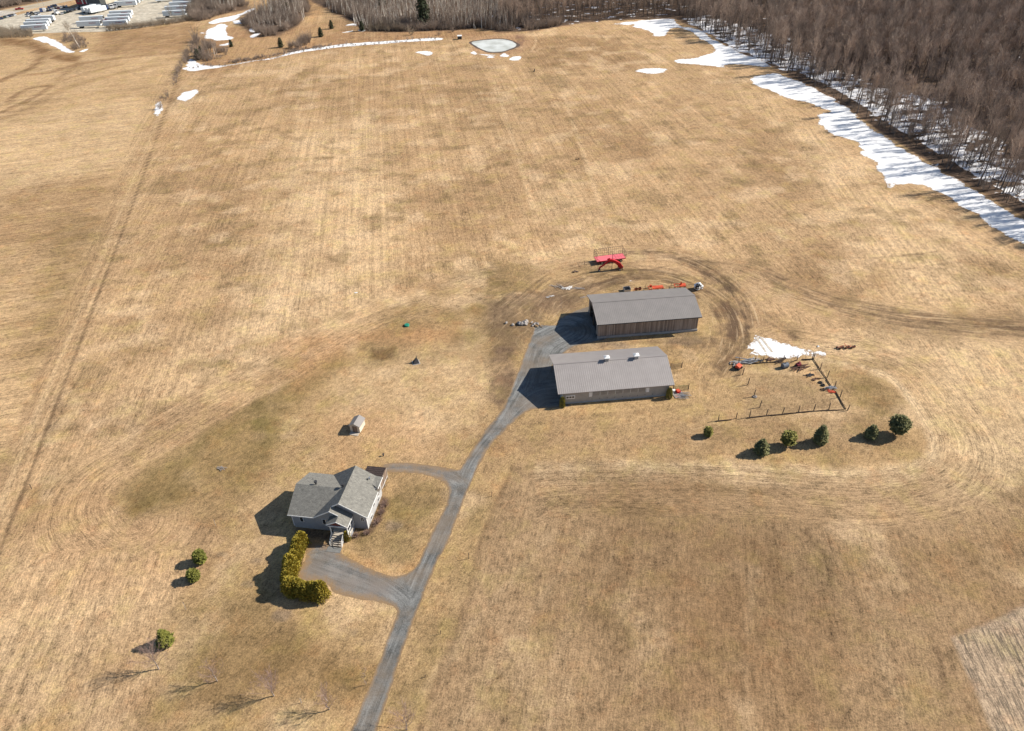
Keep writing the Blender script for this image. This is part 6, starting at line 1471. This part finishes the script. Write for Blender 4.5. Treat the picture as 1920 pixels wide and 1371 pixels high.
# ------------------------------------------------------------------ trailer yard
def semi_trailer(pl, pr, dark_side, label, L=15.2, lettering=True):
    a, b_ = at(*pl), at(*pr); d = (b_-a).normalized(); rz = math.atan2(d.y, d.x); c = (a+b_)/2
    t = thing('semi_trailer', label, 'trailer', (c.x, c.y, 0), rz, 'parked box trailers in the yard')
    s = -1 if dark_side == 'l' else 1
    mb = MB(); mb.b2((-L/2,-1.3,1.2),(L/2,1.3,4.15)); mb.build('box_body', MT['white_box'], t)
    mb = MB(); mb.b2((-L/2+.05,-1.31,1.1),(L/2-.05,-1.2,1.27)); mb.b2((-L/2+.05,1.2,1.1),(L/2-.05,1.31,1.27)); mb.build('side_rail', MT['steel'], t)
    mb = MB(); mb.b2((-s*(L/2+.03)-.02,-1.2,1.35),(-s*(L/2+.03)+.02,1.2,3.95)); mb.build('rear_door', MT['white'], t)
    if dark_side:
        mb = MB(); x = s*(L/2+.25); mb.b2((x-.24,-1.0,2.3),(x+.24,1.0,3.9)); mb.build('cooling_unit', MT['dark'], t)
    for k in (0, 1):
        for y in (-1.05, 1.05):
            mb = MB(); x = -s*(L/2-1.6-k*1.3); mb.tube((x,y-.22,.5),(x,y+.22,.5),.5,n=12); mb.build('wheel', MT['black'], t)
    mb = MB(); x = s*(L/2-2.6); mb.b2((x-.1,-.9,0),(x+.1,-.7,1.1)); mb.b2((x-.1,.7,0),(x+.1,.9,1.1)); mb.build('landing_gear', MT['dark'], t)
    if lettering:
        mb = MB(); x0 = s*(L/2-4.8)
        for k in range(8): mb.b2((x0-2.2+k*.55,-1.315,2.7),(x0-1.8+k*.55,-1.302,2.7+(.6 if k in (0,4) else .45)))
        mb.build('lettering', MT['sign_red'], t)
    return t
MT['white_box'] = pm('white_trailer_skin', (.74,.77,.78), (.62,.66,.68), .4, .5, stretch=(.2,1,1)); MT['sign_red'] = pm('dull_red_lettering', (.35,.04,.07), None, 2, .6)
TR = [((64,42.5),(103,41),'l','highest trailer of the left stack of four'),((54,49),(97,47),'l','second trailer down in the left stack of four'),((50,54),(93,52),'','third trailer down in the left stack of four'),((46,61),(88,58),'','lowest trailer of the left stack of four, nearest the field'),
 ((153,44),(195,41.5),'r','upper grey trailer with dark cooling unit, left of the middle stack'),((149,53),(190,51),'r','lower grey trailer with dark cooling unit, left of the middle stack'),
 ((209,33),(250,31),'','topmost trailer of the middle stack of four'),((206,39),(248,37),'','second trailer down in the middle stack of four'),((203,45),(243,43),'','third trailer down in the middle stack of four'),((199,52),(239,50),'','lowest trailer of the middle stack of four'),
 ((224,14),(252,12.5),'','nearest of three trailers right of the warehouse'),((230,9),(259,8),'','middle of three trailers right of the warehouse'),((236,5),(265,4),'','farthest of three trailers right of the warehouse'),
 ((326,9),(365,7),'r','topmost trailer of the right-hand stack'),((321,16),(359,14),'r','second trailer down in the right-hand stack'),((313,24),(352,22),'r','third trailer down in the right-hand stack'),((310,33),(348,31),'r','lowest trailer of the right-hand stack, behind bare scrub'),((303,4),(322,2),'r','short far trailer left of the right-hand stack')]
for a, b_, s_, lb in TR: semi_trailer(a, b_, s_, 'pale box trailer, '+lb)
for a, b_, lb in (((156,26),(182,19),'leftmost of three bright white trailers before the warehouse'),((164,27),(190,20.5),'middle of three bright white trailers before the warehouse'),((173,27),(197,22),'rightmost of three bright white trailers before the warehouse')):
    semi_trailer(a, b_, '', 'white box trailer, '+lb, 12.5, False)
def car(p, rz, matk, label, kind='car', group=None):
    t = thing('pickup_truck' if kind == 'pickup' else 'parked_car' if kind == 'car' else 'delivery_van', label, {'car':'car','pickup':'pickup truck','van':'van'}[kind], p, rz, group)
    L, Wd = (4.6, 1.8) if kind == 'car' else (5.6, 2.0)
    mb = MB()
    if kind == 'van':
        prof = [(-L/2,.35),(L/2,.35),(L/2,1.2),(L/2-.5,1.3),(L/2-1.1,2.4),(-L/2,2.5)]
    elif kind == 'pickup': prof = [(-L/2,.4),(L/2,.4),(L/2,1.0),(L/2-1.3,1.15),(L/2-1.3,1.16),(-L/2,1.16)]
    else: prof = [(-L/2,.3),(L/2,.3),(L/2,.75),(L/2-1.1,.95),(-L/2+.5,1.0),(-L/2,.9)]
    mb.slab([(x,-Wd/2,z) for x, z in prof], Wd, dirn=(0,1,0)); mb.build('body', matk, t, bevel=.06)
    if kind != 'van':
        mb = MB(); cx = (-.2, .25)[kind == 'pickup']; z0 = (.96, 1.16)[kind == 'pickup']; h = .5
        a0, a1 = (1.35, .85) if kind == 'car' else (.95, .7)
        y0_, y1_ = Wd/2-.06, Wd/2-.25
        vs = [(cx-a0,-y0_,z0-.05),(cx+a0,-y0_,z0-.05),(cx+a0,y0_,z0-.05),(cx-a0,y0_,z0-.05),(cx-a1,-y1_,z0+h),(cx+a1*.6,-y1_,z0+h),(cx+a1*.6,y1_,z0+h),(cx-a1,y1_,z0+h)]
        mb.add(vs, [(0,3,2,1),(4,5,6,7),(0,1,5,4),(1,2,6,5),(2,3,7,6),(3,0,4,7)]); mb.build('windows', MT['glass'], t)
        mb = MB(); mb.b2((cx-a1,-y1_,z0+h+.002),(cx+a1*.6,y1_,z0+h+.04)); mb.build('roof', matk, t)
    else:
        mb = MB(); mb.slab([(L/2-.52,-Wd/2+.1,1.33),(L/2-.52,Wd/2-.1,1.33),(L/2-1.05,Wd/2-.1,2.3),(L/2-1.05,-Wd/2+.1,2.3)], .03, dirn=(1,0,.3)); mb.build('windows', MT['glass'], t)
    for x in (-L/2+.9, L/2-.9):
        for y in (-Wd/2+.08, Wd/2-.08):
            mb = MB(); mb.tube((x,y-.11,.33),(x,y+.11,.33),.33,n=10); mb.build('wheel', MT['black'], t)
    return t
CC = {n_: pm(n_+'_car_paint', c, None, .5, .3, spec=.5) for n_, c in dict(navy=(.03,.045,.11), black=(.02,.02,.022), silver=(.45,.46,.47), white=(.75,.75,.74), grey=(.14,.15,.16), green=(.05,.08,.07), red=(.42,.03,.03), tan=(.42,.34,.2), maroon=(.12,.03,.04), blue=(.05,.09,.22)).items()}
ORD = ['first','second','third','fourth','fifth','sixth','seventh','eighth','ninth','tenth','eleventh']
rows_ = [('the short row left of the yard entrance', [(3,36,'navy'),(9,34,'green'),(13.5,33,'silver'),(18,31.5,'navy'),(23,30.5,'grey'),(28,29.5,'white')], 130),
 ('the loose group above the left trailer stack', [(53,27,'navy'),(60,26,'black'),(54,30.5,'white'),(61,30.5,'tan'),(67,27,'silver'),(73,28.5,'white')], 130),
 ('the back row of the staff parking', [(92,15.5,'navy'),(97,14,'navy'),(101,12.5,'black'),(105,12,'navy')], 120),
 ('the middle row of the staff parking', [(90,21.5,'black'),(95,20.5,'navy'),(100,18.5,'silver'),(105,17.5,'black'),(110,16.5,'maroon'),(115,15.5,'silver'),(120,14.5,'black'),(125,13.8,'silver')], 120),
 ('the front row of the staff parking', [(117,27,'silver'),(122,25.5,'green'),(127,24,'black'),(132,22.5,'black'),(136,21,'grey'),(140,19.8,'black'),(144,18.6,'silver'),(148,17.5,'black')], 120)]
for rn_, cars, rz in rows_:
    for i, (x, y, c) in enumerate(cars): car(at(x, y), math.radians(rz), CC[c], f'{c} parked car, {ORD[i]} from the left in {rn_}', 'car', 'cars parked in the staff parking')
car(at(79,22.5), math.radians(115), CC['blue'], 'dark blue van beside the white van above the left trailers', 'van')
car(at(84.5,22), math.radians(115), CC['white'], 'white van beside the dark blue van above the left trailers', 'van')
car(at(37,18.5), math.radians(18), CC['red'], 'red pickup truck driving on the far road', 'pickup')
def tractor(p, rz, matk, label):
    t = thing('semi_tractor', label, 'truck', p, rz, 'truck tractors by the warehouse')
    mb = MB(); mb.slab([(.4,-1.2,.9),(3.2,-1.2,.9),(3.2,-1.2,1.9),(1.9,-1.2,2.1),(1.6,-1.2,3.1),(.4,-1.2,3.3)], 2.4, dirn=(0,1,0)); mb.build('cab', matk, t, bevel=.08)
    mb = MB(); mb.slab([(1.93,-1.0,2.12),(1.93,1.0,2.12),(1.65,1.0,3.0),(1.65,-1.0,3.0)], .04, dirn=(1,0,.3)); mb.build('windscreen', MT['glass'], t)
    mb = MB(); mb.b2((-3,-.5,.7),(.4,.5,1.0)); mb.build('chassis', MT['dark'], t)
    for x in (2.4, -1.3, -2.5):
        for y in (-1.0, 1.0):
            mb = MB(); mb.tube((x,y-.2,.5),(x,y+.2,.5),.5,n=12); mb.build('wheel', MT['black'], t)
    return t
for x, y, c, lb in ((105,27.5,'white','white truck tractor with slanted cab between the vans and the front parking row'),(201,18.5,'blue','blue-grey truck tractor at the left of the warehouse dock'),(211,17,'white','white truck tractor at the middle of the warehouse dock'),(218,15.5,'silver','silver truck tractor at the right of the warehouse dock'),(199,46,'maroon','dark truck tractor between the grey trailers and the middle stack')):
    tractor(at(x, y), math.radians(-70 if x != 105 else -30), CC[c], lb)
# warehouse
pa, pb = at(147,17), at(205,17); d = (pb-pa).normalized(); L = (pb-pa).length
wh = thing('warehouse', 'dark warehouse with red corner block and beige end at the trailer yard', 'warehouse', pa, math.atan2(d.y, d.x))
MT['wred'] = pm('red_cladding', (.33,.03,.05), None, .3, .6); MT['wgrey'] = siding('charcoal_cladding', (.09,.095,.105), (.07,.075,.08), False, 1.0); MT['wbeige'] = pm('beige_panel', (.5,.45,.35), None, .3, .7)
mb = MB(); mb.b2((0,0,3.2),(L*.36,30,11)); mb.build('corner_block', MT['wred'], wh)
mb = MB(); mb.b2((.4,.4,0),(L*.36-.2,29,3.2)); mb.build('ground_floor', MT['wgrey'], wh)
mb = MB(); mb.b2((L*.36,-.4,0),(L*.82,30,9.5)); mb.build('main_hall', MT['wgrey'], wh)
mb = MB(); mb.b2((L*.82,-1.5,3.4),(L,30,9)); mb.build('end_block', MT['wbeige'], wh); mb = MB(); mb.b2((L*.82+.2,-.8,0),(L-.2,29,3.4)); mb.build('dock_wall', MT['wgrey'], wh)
mb = MB(); mb.b2((L*.2,-.15,3.4),(L*.23,-.003,10.8)); mb.build('facade_stripe', MT['white'], wh)
mb = MB(); mb.b2((L*.33,-.16,3.4),(L*.35,-.003,10.8)); mb.build('facade_stripe', MT['white'], wh)
for k in range(3):
    mb = MB(); mb.b2((L*(.42+k*.13),-.46,.9),(L*(.42+k*.13)+2.8,-.402,3.6)); mb.build('dock_door', MT['white'], wh)
for k in range(4):
    mb = MB(); mb.b2((1.2+k*3.0,-.06,4.6+0),(3.2+k*3.0,-.003,6.0)); mb.build('window', MT['glass'], wh)
mb = MB(); mb.b2((L*.40,5,9.5),(L*.46,9,11)); mb.build('rooftop_unit', MT['steel'], wh)
# road sign
sg = thing('road_sign', 'teal-green road sign on two tall posts beside the far road', 'road sign', at(78,12), math.radians(30))
for x in (-1.6, 1.6):
    mb = MB(); mb.tube((x,0,0),(x,0,7.5),.12,n=6); mb.build('post', MT['steel'], sg)
mb = MB(); mb.b2((-2.6,-.08,4.6),(2.6,-.02,7.4)); mb.build('panel', pm('teal_sign_face', (.02,.14,.11), None, 1, .5), sg)
# chain fence at yard edge
t = thing('yard_fence', 'low dark wire fence between trailer yard and field', 'fence', at(140,62))
fo = at(140,62); pts = [at(*q) for q in ((135,62.5),(170,61.5),(200,59.5),(240,55),(290,51),(340,41),(372,31))]
for a, b_ in zip(pts[:-1], pts[1:]):
    k = max(1, int((b_-a).length/6))
    for i in range(k):
        c = a.lerp(b_, i/k)-fo; e = a.lerp(b_, (i+1)/k)-fo
        mb = MB(); mb.tube(c, c+Vector((0,0,1.6)),.06,n=4); mb.build('post', MT['dark'], t)
        mb = MB(); mb.tube(c+Vector((0,0,1.5)), e+Vector((0,0,1.5)),.035,n=4,cap=False); mb.build('rail', MT['dark'], t)
